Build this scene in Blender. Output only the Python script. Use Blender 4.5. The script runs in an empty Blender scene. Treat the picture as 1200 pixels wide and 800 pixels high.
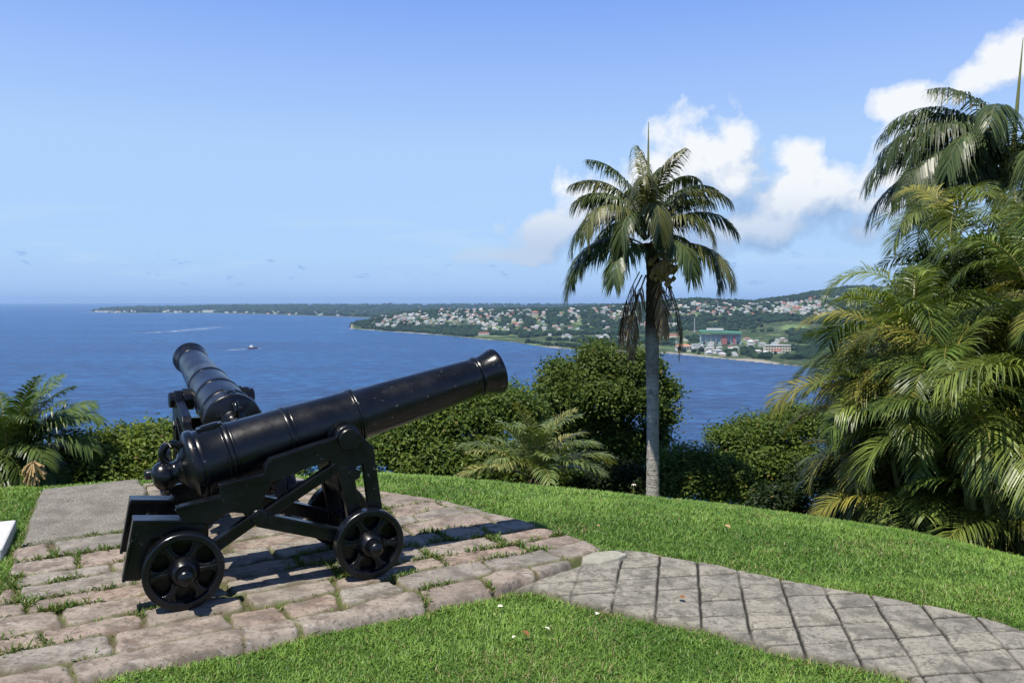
import bpy, math, random
import numpy as np
from mathutils import Vector, Matrix
rnd = random.Random(7)
R = np.random.default_rng(11)
SC = bpy.context.scene
COL = SC.collection
PI = math.pi

# ---------------------------------------------------------------- camera model (1200 x 800 photograph)
F = 919.0
PITCH = math.atan(48 / F)
CAMZ = 1.6
SEA = -138.4
def ray(x, y):
    v = ((x - 600) / F, 1.0, -(y - 400) / F)
    c, s = math.cos(PITCH), math.sin(PITCH)
    return np.array([v[0], v[1]*c + v[2]*s, -v[1]*s + v[2]*c])
def at(x, y, d):
    r = ray(x, y)
    return np.array([0, 0, CAMZ]) + r * (d / r[1])
def gnd(x, y, z=0.0):
    r = ray(x, y)
    return (np.array([0, 0, CAMZ]) + r * ((z - CAMZ) / r[2]))[:2]

# ---------------------------------------------------------------- numpy noise
def _hash(ix, iy, seed):
    h = (ix.astype(np.int64) * 374761393 + iy.astype(np.int64) * 668265263 + seed * 974634777) & 0x7fffffff
    h = ((h ^ (h >> 13)) * 1274126177) & 0x7fffffff
    return ((h ^ (h >> 16)) & 0xffff) / 65535.0
def vnoise(x, y, seed=0):
    x = np.asarray(x, float); y = np.asarray(y, float)
    ix, iy = np.floor(x), np.floor(y)
    fx, fy = x - ix, y - iy
    fx = fx*fx*(3 - 2*fx); fy = fy*fy*(3 - 2*fy)
    a = _hash(ix, iy, seed); b = _hash(ix+1, iy, seed); c = _hash(ix, iy+1, seed); d = _hash(ix+1, iy+1, seed)
    return (a*(1-fx) + b*fx)*(1-fy) + (c*(1-fx) + d*fx)*fy
def fbm(x, y, seed=0, o=4):
    s = 0.0; a = .5; t = 0
    for k in range(o):
        s = s + a*vnoise(np.asarray(x)*2**k, np.asarray(y)*2**k, seed + k*17); t += a; a *= .5
    return s / t
def sstep(a, b, x):
    t = np.clip((np.asarray(x, float) - a) / (b - a), 0, 1)
    return t*t*(3 - 2*t)
def inpoly(px, py, poly):
    ins = np.zeros(np.shape(px), bool)
    n = len(poly); j = n - 1
    for i in range(n):
        xi, yi = poly[i]; xj, yj = poly[j]
        c = ((yi > py) != (yj > py)) & (px < (xj - xi)*(py - yi)/((yj - yi) + 1e-12) + xi)
        ins ^= c; j = i
    return ins
def segdist(px, py, poly):
    d = np.full(np.shape(px), 1e9)
    for i in range(len(poly)):
        x0, y0 = poly[i]; x1, y1 = poly[(i+1) % len(poly)]
        dx, dy = x1-x0, y1-y0
        t = np.clip(((px-x0)*dx + (py-y0)*dy)/(dx*dx+dy*dy+1e-12), 0, 1)
        d = np.minimum(d, np.hypot(px-x0-t*dx, py-y0-t*dy))
    return d

# ---------------------------------------------------------------- object helpers
def tag(o, label=None, cat=None, group=None, kind=None):
    if label: o['label'] = label
    if cat: o['category'] = cat
    if group: o['group'] = group
    if kind: o['kind'] = kind
    return o
def empty(name, loc, rz=0.0):
    o = bpy.data.objects.new(name, None); COL.objects.link(o)
    o.location = tuple(float(c) for c in loc); o.rotation_euler = (0, 0, rz); o.empty_display_size = .2
    return o
def mesh_np(name, V, quads=None, tris=None, mat=None, col=None, parent=None, smooth=False, attrs=None):
    me = bpy.data.meshes.new(name)
    V = np.ascontiguousarray(V, dtype=np.float32).reshape(-1, 3)
    q = np.zeros((0, 4), np.int32) if quads is None or len(quads) == 0 else np.asarray(quads, np.int32).reshape(-1, 4)
    t = np.zeros((0, 3), np.int32) if tris is None or len(tris) == 0 else np.asarray(tris, np.int32).reshape(-1, 3)
    me.vertices.add(len(V)); me.vertices.foreach_set('co', V.ravel())
    nl = q.size + t.size
    me.loops.add(nl); me.loops.foreach_set('vertex_index', np.concatenate([q.ravel(), t.ravel()]).astype(np.int32))
    st = np.concatenate([np.arange(len(q))*4, q.size + np.arange(len(t))*3]).astype(np.int32)
    me.polygons.add(len(st)); me.polygons.foreach_set('loop_start', st)
    me.polygons.foreach_set('use_smooth', np.full(len(st), smooth))
    me.update(calc_edges=True)
    if col is not None:
        a = me.color_attributes.new('Col', 'FLOAT_COLOR', 'POINT')
        c = np.ones((len(V), 4), np.float32); c[:, :3] = col
        a.data.foreach_set('color', c.ravel())
    for k, v in (attrs or {}).items():
        a = me.attributes.new(k, 'FLOAT', 'POINT'); a.data.foreach_set('value', np.asarray(v, np.float32))
    if mat: me.materials.append(mat)
    o = bpy.data.objects.new(name, me); COL.objects.link(o)
    if parent: o.parent = parent
    return o
def grid_faces(nx, ny):
    i = np.arange(nx*ny).reshape(nx, ny)
    return np.stack([i[:-1, :-1], i[1:, :-1], i[1:, 1:], i[:-1, 1:]], -1).reshape(-1, 4)
class MB:
    """collects simple solids into ONE mesh"""
    def __init__(s): s.v = []; s.f = []
    def add(s, vs, fs):
        n = len(s.v); s.v += [tuple(map(float, v)) for v in vs]; s.f += [tuple(n + i for i in f) for f in fs]; return s
    def box(s, x0, x1, y0, y1, z0, z1):
        return s.add([(x0,y0,z0),(x1,y0,z0),(x1,y1,z0),(x0,y1,z0),(x0,y0,z1),(x1,y0,z1),(x1,y1,z1),(x0,y1,z1)],
                     [(3,2,1,0),(4,5,6,7),(0,1,5,4),(1,2,6,5),(2,3,7,6),(3,0,4,7)])
    def prism(s, poly, y0, y1):          # polygon in (x, z), extruded along y
        a = sum(poly[i][0]*poly[(i+1) % len(poly)][1] - poly[(i+1) % len(poly)][0]*poly[i][1] for i in range(len(poly)))
        if a < 0: poly = poly[::-1]
        n = len(poly)
        vs = [(p[0], y0, p[1]) for p in poly] + [(p[0], y1, p[1]) for p in poly]
        return s.add(vs, [tuple(range(n)), tuple(range(2*n-1, n-1, -1))] + [((i+1) % n, i, n+i, n+(i+1) % n) for i in range(n)])
    def bar(s, p, q, w, y0, y1):         # bar in the (x, z) plane of width w
        dx, dz = q[0]-p[0], q[1]-p[1]; l = math.hypot(dx, dz); nx, nz = -dz/l*w/2, dx/l*w/2
        return s.prism([(p[0]+nx, p[1]+nz), (p[0]-nx, p[1]-nz), (q[0]-nx, q[1]-nz), (q[0]+nx, q[1]+nz)], y0, y1)
    def lathe(s, prof, axis='y', seg=32, c=(0, 0, 0), a0=0.0):   # prof: list of (along axis, radius)
        vs = []; fs = []; n = len(prof)
        for a, r in prof:
            for k in range(seg):
                t = a0 + 2*PI*k/seg; u, w = r*math.cos(t), r*math.sin(t)
                vs.append({'y': (c[0]+u, c[1]+a, c[2]+w), 'x': (c[0]+a, c[1]+u, c[2]+w), 'z': (c[0]+u, c[1]+w, c[2]+a)}[axis])
        for i in range(n-1):
            for k in range(seg):
                k2 = (k+1) % seg
                fs.append((i*seg+k, (i+1)*seg+k, (i+1)*seg+k2, i*seg+k2) if axis == 'y' else (i*seg+k, i*seg+k2, (i+1)*seg+k2, (i+1)*seg+k))
        fs.append(tuple(range(seg)) if axis == 'y' else tuple(range(seg-1, -1, -1)))
        b = (n-1)*seg
        fs.append(tuple(range(b+seg-1, b-1, -1)) if axis == 'y' else tuple(range(b, b+seg)))
        return s.add(vs, fs)
    def tube(s, pts, rad, seg=8, caps=True):
        pts = [np.asarray(p, float) for p in pts]; n = len(pts); vs = []; fs = []
        ref = np.array([.31, .2, .93])
        for i, p in enumerate(pts):
            d = pts[min(i+1, n-1)] - pts[max(i-1, 0)]; d = d/(np.linalg.norm(d)+1e-9)
            if abs(np.dot(d, ref)) > .95: ref = np.array([1., 0, 0])
            a = np.cross(d, ref); a /= np.linalg.norm(a); b = np.cross(d, a)
            r = rad[i] if hasattr(rad, '__len__') else rad
            for k in range(seg):
                t = 2*PI*k/seg; vs.append(p + r*(math.cos(t)*a + math.sin(t)*b))
        for i in range(n-1):
            for k in range(seg):
                k2 = (k+1) % seg; fs.append((i*seg+k, i*seg+k2, (i+1)*seg+k2, (i+1)*seg+k))
        if caps: fs += [tuple(range(seg-1, -1, -1)), tuple(range((n-1)*seg, n*seg))]
        return s.add(vs, fs)
    def build(s, name, mat, parent=None, smooth=False, bevel=0.0, loc=None):
        me = bpy.data.meshes.new(name); me.from_pydata(s.v, [], s.f)
        if mat: me.materials.append(mat)
        o = bpy.data.objects.new(name, me); COL.objects.link(o)
        if smooth:
            me.polygons.foreach_set('use_smooth', [True]*len(me.polygons))
            try: me.set_sharp_from_angle(angle=math.radians(38))
            except Exception: pass
        if bevel:
            b = o.modifiers.new('bevel', 'BEVEL'); b.width = bevel; b.segments = 2; b.limit_method = 'ANGLE'; b.angle_limit = math.radians(40)
        if parent: o.parent = parent
        if loc is not None: o.location = loc
        return o

# ---------------------------------------------------------------- materials
def nmat(name):
    m = bpy.data.materials.new(name); m.use_nodes = True
    nt = m.node_tree; nt.nodes.clear()
    return m, nt
def N(nt, t, **k):
    n = nt.nodes.new(t)
    for a, b in k.items():
        if a.startswith('i_'):
            n.inputs[int(a[2:]) if a[2:].isdigit() else a[2:].replace('_', ' ')].default_value = b
        else: setattr(n, a, b)
    return n
def L(nt, a, b): nt.links.new(a, b)
def mixc(nt, fac, a, b, mode='MIX'):
    n = nt.nodes.new('ShaderNodeMix'); n.data_type = 'RGBA'; n.blend_type = mode
    for s, v in ((n.inputs[0], fac), (n.inputs[6], a), (n.inputs[7], b)):
        if hasattr(v, 'links') or hasattr(v, 'is_output'): nt.links.new(v, s)
        elif isinstance(v, (int, float)): s.default_value = v
        else: s.default_value = (*v, 1)
    return n.outputs[2]
def mth(nt, op, a, b=0.0, c=0.0, clamp=False):
    n = nt.nodes.new('ShaderNodeMath'); n.operation = op; n.use_clamp = clamp
    for s, v in zip(n.inputs, (a, b, c)):
        if hasattr(v, 'is_output'): nt.links.new(v, s)
        else: s.default_value = v
    return n.outputs[0]
def mrange(nt, v, a, b, c=0.0, d=1.0, smooth=True):
    n = nt.nodes.new('ShaderNodeMapRange'); n.clamp = True
    if smooth: n.interpolation_type = 'SMOOTHSTEP'
    nt.links.new(v, n.inputs[0])
    for i, x in enumerate((a, b, c, d)): n.inputs[i+1].default_value = x
    return n.outputs[0]
def noise(nt, scale, detail=4, rough=.55, vec=None, dist=0.0, dim='3D'):
    n = nt.nodes.new('ShaderNodeTexNoise'); n.noise_dimensions = dim
    n.inputs['Scale'].default_value = scale; n.inputs['Detail'].default_value = detail
    n.inputs['Roughness'].default_value = rough; n.inputs['Distortion'].default_value = dist
    if vec is not None: nt.links.new(vec, n.inputs['Vector'])
    return n.outputs['Fac']
def finish(nt, base, rough=.6, bump=None, bstr=.3, bdist=.01, spec=.5, metallic=0.0, transl=0.0, coat=0.0):
    p = nt.nodes.new('ShaderNodeBsdfPrincipled'); out = nt.nodes.new('ShaderNodeOutputMaterial')
    for s, v in (('Base Color', base), ('Roughness', rough), ('Specular IOR Level', spec), ('Metallic', metallic), ('Coat Weight', coat)):
        if hasattr(v, 'is_output'): nt.links.new(v, p.inputs[s])
        elif isinstance(v, (int, float)): p.inputs[s].default_value = v
        else: p.inputs[s].default_value = (*v, 1)
    if bump is not None:
        b = nt.nodes.new('ShaderNodeBump'); b.inputs['Strength'].default_value = bstr; b.inputs['Distance'].default_value = bdist
        nt.links.new(bump, b.inputs['Height']); nt.links.new(b.outputs[0], p.inputs['Normal'])
    sh = p.outputs[0]
    if transl:
        t = nt.nodes.new('ShaderNodeBsdfTranslucent')
        if hasattr(base, 'is_output'):
            nt.links.new(mixc(nt, 1.0, base, (1.25, 1.25, .55), 'MULTIPLY'), t.inputs[0])
        else: t.inputs[0].default_value = (*base, 1)
        m = nt.nodes.new('ShaderNodeMixShader'); m.inputs[0].default_value = transl
        nt.links.new(sh, m.inputs[1]); nt.links.new(t.outputs[0], m.inputs[2]); sh = m.outputs[0]
    nt.links.new(sh, out.inputs['Surface'])
    return p
def objco(nt): return nt.nodes.new('ShaderNodeTexCoord').outputs['Object']
def attr(nt, name, out='Fac'):
    a = nt.nodes.new('ShaderNodeAttribute'); a.attribute_name = name; return a.outputs[out]
M = {}
def simple(name, c, rough=.7, var=.25, scale=3.0, bstr=.0, spec=.4):
    m, nt = nmat(name); co = objco(nt)
    n = noise(nt, scale, 5, .6, co)
    a = tuple(x*(1-var) for x in c); b = tuple(min(1, x*(1+var)) for x in c)
    finish(nt, mixc(nt, n, a, b), rough, n if bstr else None, bstr, .01, spec)
    M[name] = m; return m
def leafmat(name, rough=.45, spec=.4, transl=.22, gain=1.0):
    m, nt = nmat(name)
    c = attr(nt, 'Col', 'Color')
    finish(nt, c, rough, spec=spec, transl=transl); M[name] = m; return m

# black gun paint: glossy, chipped and scuffed
m, nt = nmat('black_paint'); co = objco(nt)
n1 = noise(nt, 5, 6, .6, co); n2 = noise(nt, 26, 8, .7, co); n3 = noise(nt, 3.0, 2, .5, co); n4 = noise(nt, 140, 3, .6, co)
chip = mth(nt, 'MULTIPLY', mrange(nt, n2, .63, .68), mrange(nt, n3, .48, .58))
dust = mrange(nt, n1, .45, .8, 0, .5)
base = mixc(nt, dust, (.0028, .0034, .0052), (.0075, .0088, .0125))
rs = mth(nt, 'MULTIPLY', mrange(nt, n2, .55, .64), mrange(nt, noise(nt, 2.1, 4, .6, co), .56, .66)); base = mixc(nt, mth(nt, 'MULTIPLY', rs, .30), base, (.030, .018, .012))
base = mixc(nt, mth(nt, 'MULTIPLY', chip, .75), base, (.22, .22, .235))
finish(nt, base, mrange(nt, n1, .3, .75, .17, .42, False), mth(nt, 'ADD', mth(nt, 'MULTIPLY', n2, .7), mth(nt, 'MULTIPLY', n4, .35)), .28, .004, .42)
M['black_paint'] = m

# flagstones
m, nt = nmat('flagstone'); co = objco(nt)
sid = attr(nt, 'sid'); jm = attr(nt, 'joint')
n1 = noise(nt, 7, 7, .65, co); n2 = noise(nt, 40, 6, .7, co); n3 = noise(nt, 1.6, 3, .5, co)
mp = N(nt, 'ShaderNodeMapping'); mp.inputs['Scale'].default_value = (3, 14, 3); L(nt, co, mp.inputs[0])
n4 = noise(nt, 2.2, 6, .65, mp.outputs[0], .6)
base = mixc(nt, sid, (.315, .240, .190), (.270, .250, .212))
base = mixc(nt, mrange(nt, n1, .38, .58), mixc(nt, 1.0, base, (.50, .48, .46), 'MULTIPLY'), base)
base = mixc(nt, mrange(nt, n4, .52, .74, 0, .7), base, (.43, .40, .36))
base = mixc(nt, mrange(nt, n2, .50, .66, 0, .8), base, (.085, .078, .070))
base = mixc(nt, mrange(nt, n3, .48, .68, 0, .55), base, (.155, .14, .12))
soil = mixc(nt, mrange(nt, n1, .4, .6), mixc(nt, n2, (.07, .055, .032), (.12, .10, .06)), mixc(nt, n2, (.05, .06, .018), (.10, .12, .032)))
base = mixc(nt, jm, base, soil)
finish(nt, base, .85, mth(nt, 'ADD', n2, mth(nt, 'MULTIPLY', n4, .8)), .6, .008, .25)
M['flagstone'] = m
# grey aggregate slab
m, nt = nmat('aggregate'); co = objco(nt)
n1 = noise(nt, 90, 4, .7, co); n2 = noise(nt, 4, 5, .6, co); n3 = noise(nt, 2.0, 4, .6, co)
base = mixc(nt, mrange(nt, n1, .38, .64), (.10, .093, .08), (.34, .315, .27))
base = mixc(nt, mrange(nt, n2, .42, .66, 0, .65), base, (.115, .105, .085))
base = mixc(nt, attr(nt, 'joint'), base, (.07, .085, .03))
finish(nt, base, .9, n1, .7, .01, .2); M['aggregate'] = m
# scored concrete path
m, nt = nmat('path_concrete'); co = objco(nt)
gm = attr(nt, 'groove'); em = attr(nt, 'edge')
n1 = noise(nt, 5, 7, .68, co, .4); n2 = noise(nt, 45, 6, .7, co); n3 = noise(nt, 2.2, 5, .6, co); n5 = noise(nt, 15, 8, .72, co, 1.2)
base = mixc(nt, n3, (.215, .200, .166), (.30, .282, .238))
base = mixc(nt, attr(nt, 'sid'), base, (.31, .28, .22))
base = mixc(nt, mrange(nt, n1, .42, .68, 0, .75), base, (.095, .090, .080))
base = mixc(nt, mrange(nt, n5, .63, .69, 0, .8), base, (.55, .54, .52))
base = mixc(nt, mrange(nt, n5, .41, .33, 0, .8), base, (.045, .045, .043))
base = mixc(nt, mrange(nt, n2, .50, .66, 0, .7), base, (.09, .085, .075))
n6 = noise(nt, 8, 9, .78, co, .8); base = mixc(nt, mrange(nt, n6, .50, .57, 0, .62), base, (.082, .077, .064)); n7 = noise(nt, 30, 5, .7, co); base = mixc(nt, mrange(nt, n7, .66, .70, 0, .8), base, (.50, .49, .45))
base = mixc(nt, gm, base, (.020, .019, .016))
base = mixc(nt, em, base, (.085, .08, .05))
finish(nt, base, .85, mth(nt, 'ADD', n2, n5), .5, .006, .25); M['path_concrete'] = m
# soil below the lawn
m, nt = nmat('lawn_soil'); co = objco(nt)
n1 = noise(nt, 6, 6, .65, co); n2 = noise(nt, 60, 3, .6, co)
base = mixc(nt, n1, (.035, .065, .014), (.06, .11, .022)); base = mixc(nt, mrange(nt, n2, .5, .7, 0, .5), base, (.07, .06, .03))
finish(nt, base, .95, n2, .5, .02, .1); M['lawn_soil'] = m
leafmat('grass_blade', .48, .42, .25)
leafmat('leaf', .5, .28, .38)
leafmat('frond', .38, .38, .22)
leafmat('dry_frond', .8, .15, .1)
simple('bark', (.11, .085, .06), .9, .5, 14, .6, .1)
simple('stem_green', (.16, .17, .05), .6, .4, 8, .2)
simple('dry_tan', (.36, .25, .12), .9, .35, 20, .3, .1)
simple('fallen_leaf', (.22, .10, .035), .8, .4, 30, .2, .2)
simple('pale_petal', (.75, .70, .60), .7, .1, 20, 0, .2)
simple('white_lime', (.50, .50, .48), .75, .14, 9, .4, .3)
# palm trunk: pale ringed bark, browner sheaths on top
m, nt = nmat('palm_bark'); co = objco(nt)
mp = N(nt, 'ShaderNodeMapping'); mp.inputs['Scale'].default_value = (1, 1, 14); L(nt, co, mp.inputs[0])
rg = noise(nt, 2.6, 5, .7, mp.outputs[0], .5); n1 = noise(nt, 9, 6, .7, co); n2 = noise(nt, 40, 4, .7, co)
base = mixc(nt, rg, (.22, .20, .175), (.66, .63, .575)); base = mixc(nt, mrange(nt, n1, .5, .7, 0, .8), base, (.09, .075, .055))
base = mixc(nt, attr(nt, 'top'), base, mixc(nt, n1, (.035, .026, .018), (.12, .085, .05)))
finish(nt, base, .9, mth(nt, 'ADD', rg, n2), .9, .03, .15); M['palm_bark'] = m
# far things
for nm, c in dict(wall_white=(.62, .60, .56), wall_cream=(.66, .58, .44), wall_pink=(.60, .40, .33), wall_grey=(.45, .45, .44), wall_teal=(.26, .38, .37),
                  roof_red=(.36, .12, .075), roof_grey=(.34, .34, .34), roof_green=(.05, .17, .11), roof_white=(.58, .58, .56), roof_orange=(.42, .21, .13),
                  glass_dark=(.03, .035, .045), red_panel=(.36, .13, .12), steel=(.40, .41, .42), hull_white=(.8, .8, .8), hull_rust=(.25, .07, .045)).items():
    simple(nm, c, .7, .1, .3)
m, nt = nmat('forest_leaf'); co = objco(nt)
g = attr(nt, 'Col', 'Color'); n1 = noise(nt, .12, 5, .75, co)
finish(nt, mixc(nt, 1.0, g, mixc(nt, n1, (.55, .55, .55), (1.4, 1.4, 1.3)), 'MULTIPLY'), .8, n1, 1.0, 6.0, .15); M['forest_leaf'] = m
m, nt = nmat('far_ground'); co = objco(nt)
sd = attr(nt, 'sand'); n1 = noise(nt, .006, 6, .65, co); n2 = noise(nt, .035, 5, .7, co)
base = mixc(nt, n1, (.020, .040, .014), (.055, .085, .028))
base = mixc(nt, mrange(nt, n2, .52, .66, 0, .85), base, (.17, .16, .10))
base = mixc(nt, mrange(nt, n1, .52, .62, 0, .8), base, (.15, .22, .08))
base = mixc(nt, sd, base, mixc(nt, n2, (.17, .16, .125), (.36, .33, .27)))
finish(nt, base, .95, None, spec=.1); M['far_ground'] = m
# sea
m, nt = nmat('sea_water'); co = objco(nt)
def stretch(sx, sy, rot=0.0):
    q = N(nt, 'ShaderNodeMapping'); q.inputs['Scale'].default_value = (sx, sy, 1); q.inputs['Rotation'].default_value = (0, 0, rot); L(nt, co, q.inputs[0]); return q.outputs[0]
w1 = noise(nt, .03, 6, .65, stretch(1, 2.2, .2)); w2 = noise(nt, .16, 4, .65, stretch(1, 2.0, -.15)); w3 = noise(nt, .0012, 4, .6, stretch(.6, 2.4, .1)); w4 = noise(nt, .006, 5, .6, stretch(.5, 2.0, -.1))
base = mixc(nt, mrange(nt, w3, .35, .65), (.0045, .058, .190), (.0090, .086, .255))
base = mixc(nt, mrange(nt, w4, .50, .70, 0, .5), base, (.022, .112, .29))
base = mixc(nt, mrange(nt, w1, .42, .62), mixc(nt, 1.0, base, (.48, .58, .70), 'MULTIPLY'), mixc(nt, 1.0, base, (1.9, 1.45, 1.28), 'MULTIPLY'))  # uneven reflection of the wave facets painted into the base colour
wh = mth(nt, 'ADD', mth(nt, 'MULTIPLY', w1, 1.0), mth(nt, 'MULTIPLY', w2, .35))
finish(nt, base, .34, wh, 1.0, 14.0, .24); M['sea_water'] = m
m, nt = nmat('sea_foam'); co = objco(nt)
n1 = noise(nt, .03, 6, .7, co)
tr = N(nt, 'ShaderNodeBsdfTransparent'); df = N(nt, 'ShaderNodeBsdfDiffuse'); df.inputs[0].default_value = (.60, .66, .70, 1)
ms = N(nt, 'ShaderNodeMixShader'); out = N(nt, 'ShaderNodeOutputMaterial')
L(nt, mth(nt, 'MULTIPLY', attr(nt, 'foam'), mrange(nt, n1, .46, .68)), ms.inputs[0]); L(nt, tr.outputs[0], ms.inputs[1]); L(nt, df.outputs[0], ms.inputs[2]); L(nt, ms.outputs[0], out.inputs[0]); M['sea_foam'] = m

# ---------------------------------------------------------------- near terrain
SIL = [(-400, 575), (0, 592), (90, 588), (150, 585), (230, 580), (330, 570), (440, 556), (520, 561), (600, 568), (760, 584), (860, 594), (930, 604), (1060, 624), (1195, 655), (1320, 690), (1700, 720)]
S0T = [(-400, 8.4), (60, 7.7), (330, 7.4), (440, 6.75), (600, 5.4), (690, 5.05), (820, 4.86), (1000, 4.78), (1200, 4.78), (1320, 4.4), (1700, 4.2)]
LAWN = -0.055
_sx = np.array([a for a, b in SIL]); _sm = np.array([-ray(a, b)[2]/math.hypot(ray(a, b)[0], ray(a, b)[1]) for a, b in SIL])
_s0x = np.array([a for a, b in S0T]); _s0 = np.array([b for a, b in S0T])
def _dip(px):
    return np.interp(px, _sx, _sm), np.interp(px, _s0x, _s0)
CAP = .44
def groundz(X, Y):
    X = np.asarray(X, float); Y = np.asarray(Y, float)
    r = np.hypot(X, Y)
    th = np.clip(np.arctan2(X, np.maximum(Y, 1e-3)), -.98, .98)
    px = 600 + F*np.tan(th)
    m, s0 = _dip(px)
    H = CAMZ - LAWN
    a = m*m/(4*np.maximum(H - m*s0, .06))
    u = np.maximum(r - s0, 0)
    uc = CAP/(2*a)
    z = np.where(u < uc, -a*u*u, -a*uc*uc - CAP*(u-uc))
    z = np.where(Y < 0, 0.0, z*sstep(0, 1.5, Y))
    return LAWN + z + (fbm(X*1.3, Y*1.3, 5, 3)-.5)*.022
def build_terrain():
    na = 260
    th = np.concatenate([np.linspace(-62, 62, na), np.linspace(66, 294, 40)])*PI/180
    rr = np.concatenate([np.linspace(.0, 12, 90), np.geomspace(12.4, 420, 60)])
    Tg, Rg = np.meshgrid(np.append(th, th[0]+2*PI), rr, indexing='ij')
    X = Rg*np.sin(Tg); Y = Rg*np.cos(Tg)
    Z = np.maximum(groundz(X, Y), SEA - 1.0)
    Z = np.where(Rg > 15, Z + (fbm(X*.12, Y*.12, 9, 3)-.5)*1.4*sstep(15, 30, Rg), Z)
    o = mesh_np('lawn_hill', np.stack([X, Y, Z], -1), grid_faces(*X.shape), mat=M['lawn_soil'], smooth=True)
    tag(o, kind='structure')
build_terrain()

# ---------------------------------------------------------------- stone platform
EU = np.array([math.cos(math.radians(31)), math.sin(math.radians(31))]); EV = np.array([-EU[1], EU[0]])
def uv(X, Y): return X*EU[0] + Y*EU[1], X*EV[0] + Y*EV[1]
PLAT = [(-.62, 3.76), (2.20, 3.73), (2.42, 3.80), (3.10, 3.95), (3.06, 4.55), (2.90, 5.2), (2.76, 5.6), (2.45, 6.3), (2.05, 7.0), (1.6, 7.5), (-.02, 7.62), (-.24, 5.2)]
SLAB = [(-.17, 5.97), (.72, 6.02), (.74, 7.7), (-.05, 7.7)]
def platform():
    st = .0125
    us = np.arange(-.85, 3.25, st); vs = np.arange(3.6, 7.8, st)
    U, Vv = np.meshgrid(us, vs, indexing='ij')
    wu = U + (fbm(U*2.2, Vv*2.2, 3, 3)-.5)*.16; wv = Vv + (fbm(U*1.5, Vv*1.5, 21, 3)-.5)*.15 + (fbm(U*7, Vv*7, 23, 2)-.5)*.05
    rows = [3.60]
    k = 0
    while rows[-1] < 7.9:
        rows.append(rows[-1] + [.36, .24, .20, .27, .22, .29, .23, .27][k % 8]*(0.92+.2*rnd.random())); k += 1
    rows = np.array(rows)
    ri = np.clip(np.searchsorted(rows, wv) - 1, 0, len(rows)-2)
    dr = np.minimum(wv - rows[ri], rows[ri+1] - wv)
    sid = np.zeros_like(U); du = np.full_like(U, 9.); ids = np.zeros(U.shape, int)
    for r in range(len(rows)-1):
        c = [-1.4 + rnd.random()*.5]
        while c[-1] < 3.8: c.append(c[-1] + (.27 + .46*rnd.random()))
        c = np.array(c); mk = ri == r
        ci = np.clip(np.searchsorted(c, wu[mk]) - 1, 0, len(c)-2)
        du[mk] = np.minimum(wu[mk]-c[ci], c[ci+1]-wu[mk]); ids[mk] = r*40 + ci
    # distance to the stone's edge with rounded corners
    gap = -.001 + .020*fbm(U*3.1, Vv*3.1, 31, 2)**2 * 2.0 + (fbm(U*16, Vv*16, 33, 3)-.5)*.020
    q1, q2 = np.maximum(.035-(dr-gap), 0), np.maximum(.035-(du-gap*1.1), 0)
    de = .035 - np.hypot(q1, q2)
    prof = sstep(-.002, .008, de)*.97 + sstep(.004, .026, de)*.03
    hsh = _hash(ids, ids*3+1, 77); hs2 = _hash(ids, ids*5+2, 78)
    tilt = (hsh-.5)*.010 + (hs2-.5)*.02*(dr-.1)
    bumpy = (fbm(U*9, Vv*9, 41, 5)-.5)*.010 + (fbm(U*4, Vv*16, 45, 4)-.5)*.006
    Z = -.024 + .022*prof + (tilt + bumpy)*prof + (fbm(U*12, Vv*12, 51, 2)-.5)*.012*(1-prof)
    wob = (fbm(U*3, Vv*3, 61, 2)-.5)*.10
    dist = segdist(U, Vv, PLAT)*np.where(inpoly(U, Vv, PLAT), 1, -1) + wob
    ind = sstep(-.02, .035, dist)
    Z = Z*ind + (-.10)*(1-ind)
    slab = inpoly(U + (fbm(U*5, Vv*5, 71, 2)-.5)*.05, Vv + (fbm(U*5, Vv*5, 73, 2)-.5)*.05, SLAB)
    Z = np.where(slab, np.minimum(Z, -.05), Z)
    X = U*EU[0] + Vv*EV[0]; Y = U*EU[1] + Vv*EV[1]
    q = grid_faces(*U.shape)
    keep = (dist.ravel()[q] > -.05).all(1)
    joint = np.clip((1 - sstep(.000, .012, de)), 0, 1)
    joint = np.maximum(joint, 0)
    V = np.stack([X, Y, Z], -1).reshape(-1, 3)
    used = np.unique(q[keep]); rm = np.full(len(V), -1); rm[used] = np.arange(len(used))
    o = mesh_np('stone_paving', V[used], rm[q[keep]], mat=M['flagstone'], smooth=True, attrs={'sid': hsh.ravel()[used], 'joint': joint.ravel()[used]})
    tag(o, kind='structure')
    # joint points for weeds
    jm = (joint > .6) & (dist > .02) & ~slab
    JX, JY, JZ = X[jm], Y[jm], Z[jm]
    # slab
    st = .02
    us = np.arange(-.3, .85, st); vs = np.arange(5.9, 7.8, st)
    U, Vv = np.meshgrid(us, vs, indexing='ij')
    wob = (fbm(U*4, Vv*4, 81, 3)-.5)*.06
    dist = segdist(U, Vv, SLAB)*np.where(inpoly(U, Vv, SLAB), 1, -1) + wob
    Z = -.06 + .07*sstep(0, .03, dist) + (fbm(U*6, Vv*6, 83, 4)-.5)*.012
    cr = np.abs(Vv - 7.05 - (fbm(U*4, Vv*0+2, 87, 3)-.5)*.25); Z -= .012*(1-sstep(0, .02, cr))
    q = grid_faces(*U.shape); keep = (dist.ravel()[q] > -.03).all(1)
    X = U*EU[0] + Vv*EV[0]; Y = U*EU[1] + Vv*EV[1]
    tag(mesh_np('concrete_slab', np.stack([X, Y, Z], -1), q[keep], mat=M['aggregate'], smooth=True, attrs={'joint': ((1-sstep(0, .05, dist))*.8).ravel()}), kind='structure')
    return JX, JY, JZ
JX, JY, JZ = platform()

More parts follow.
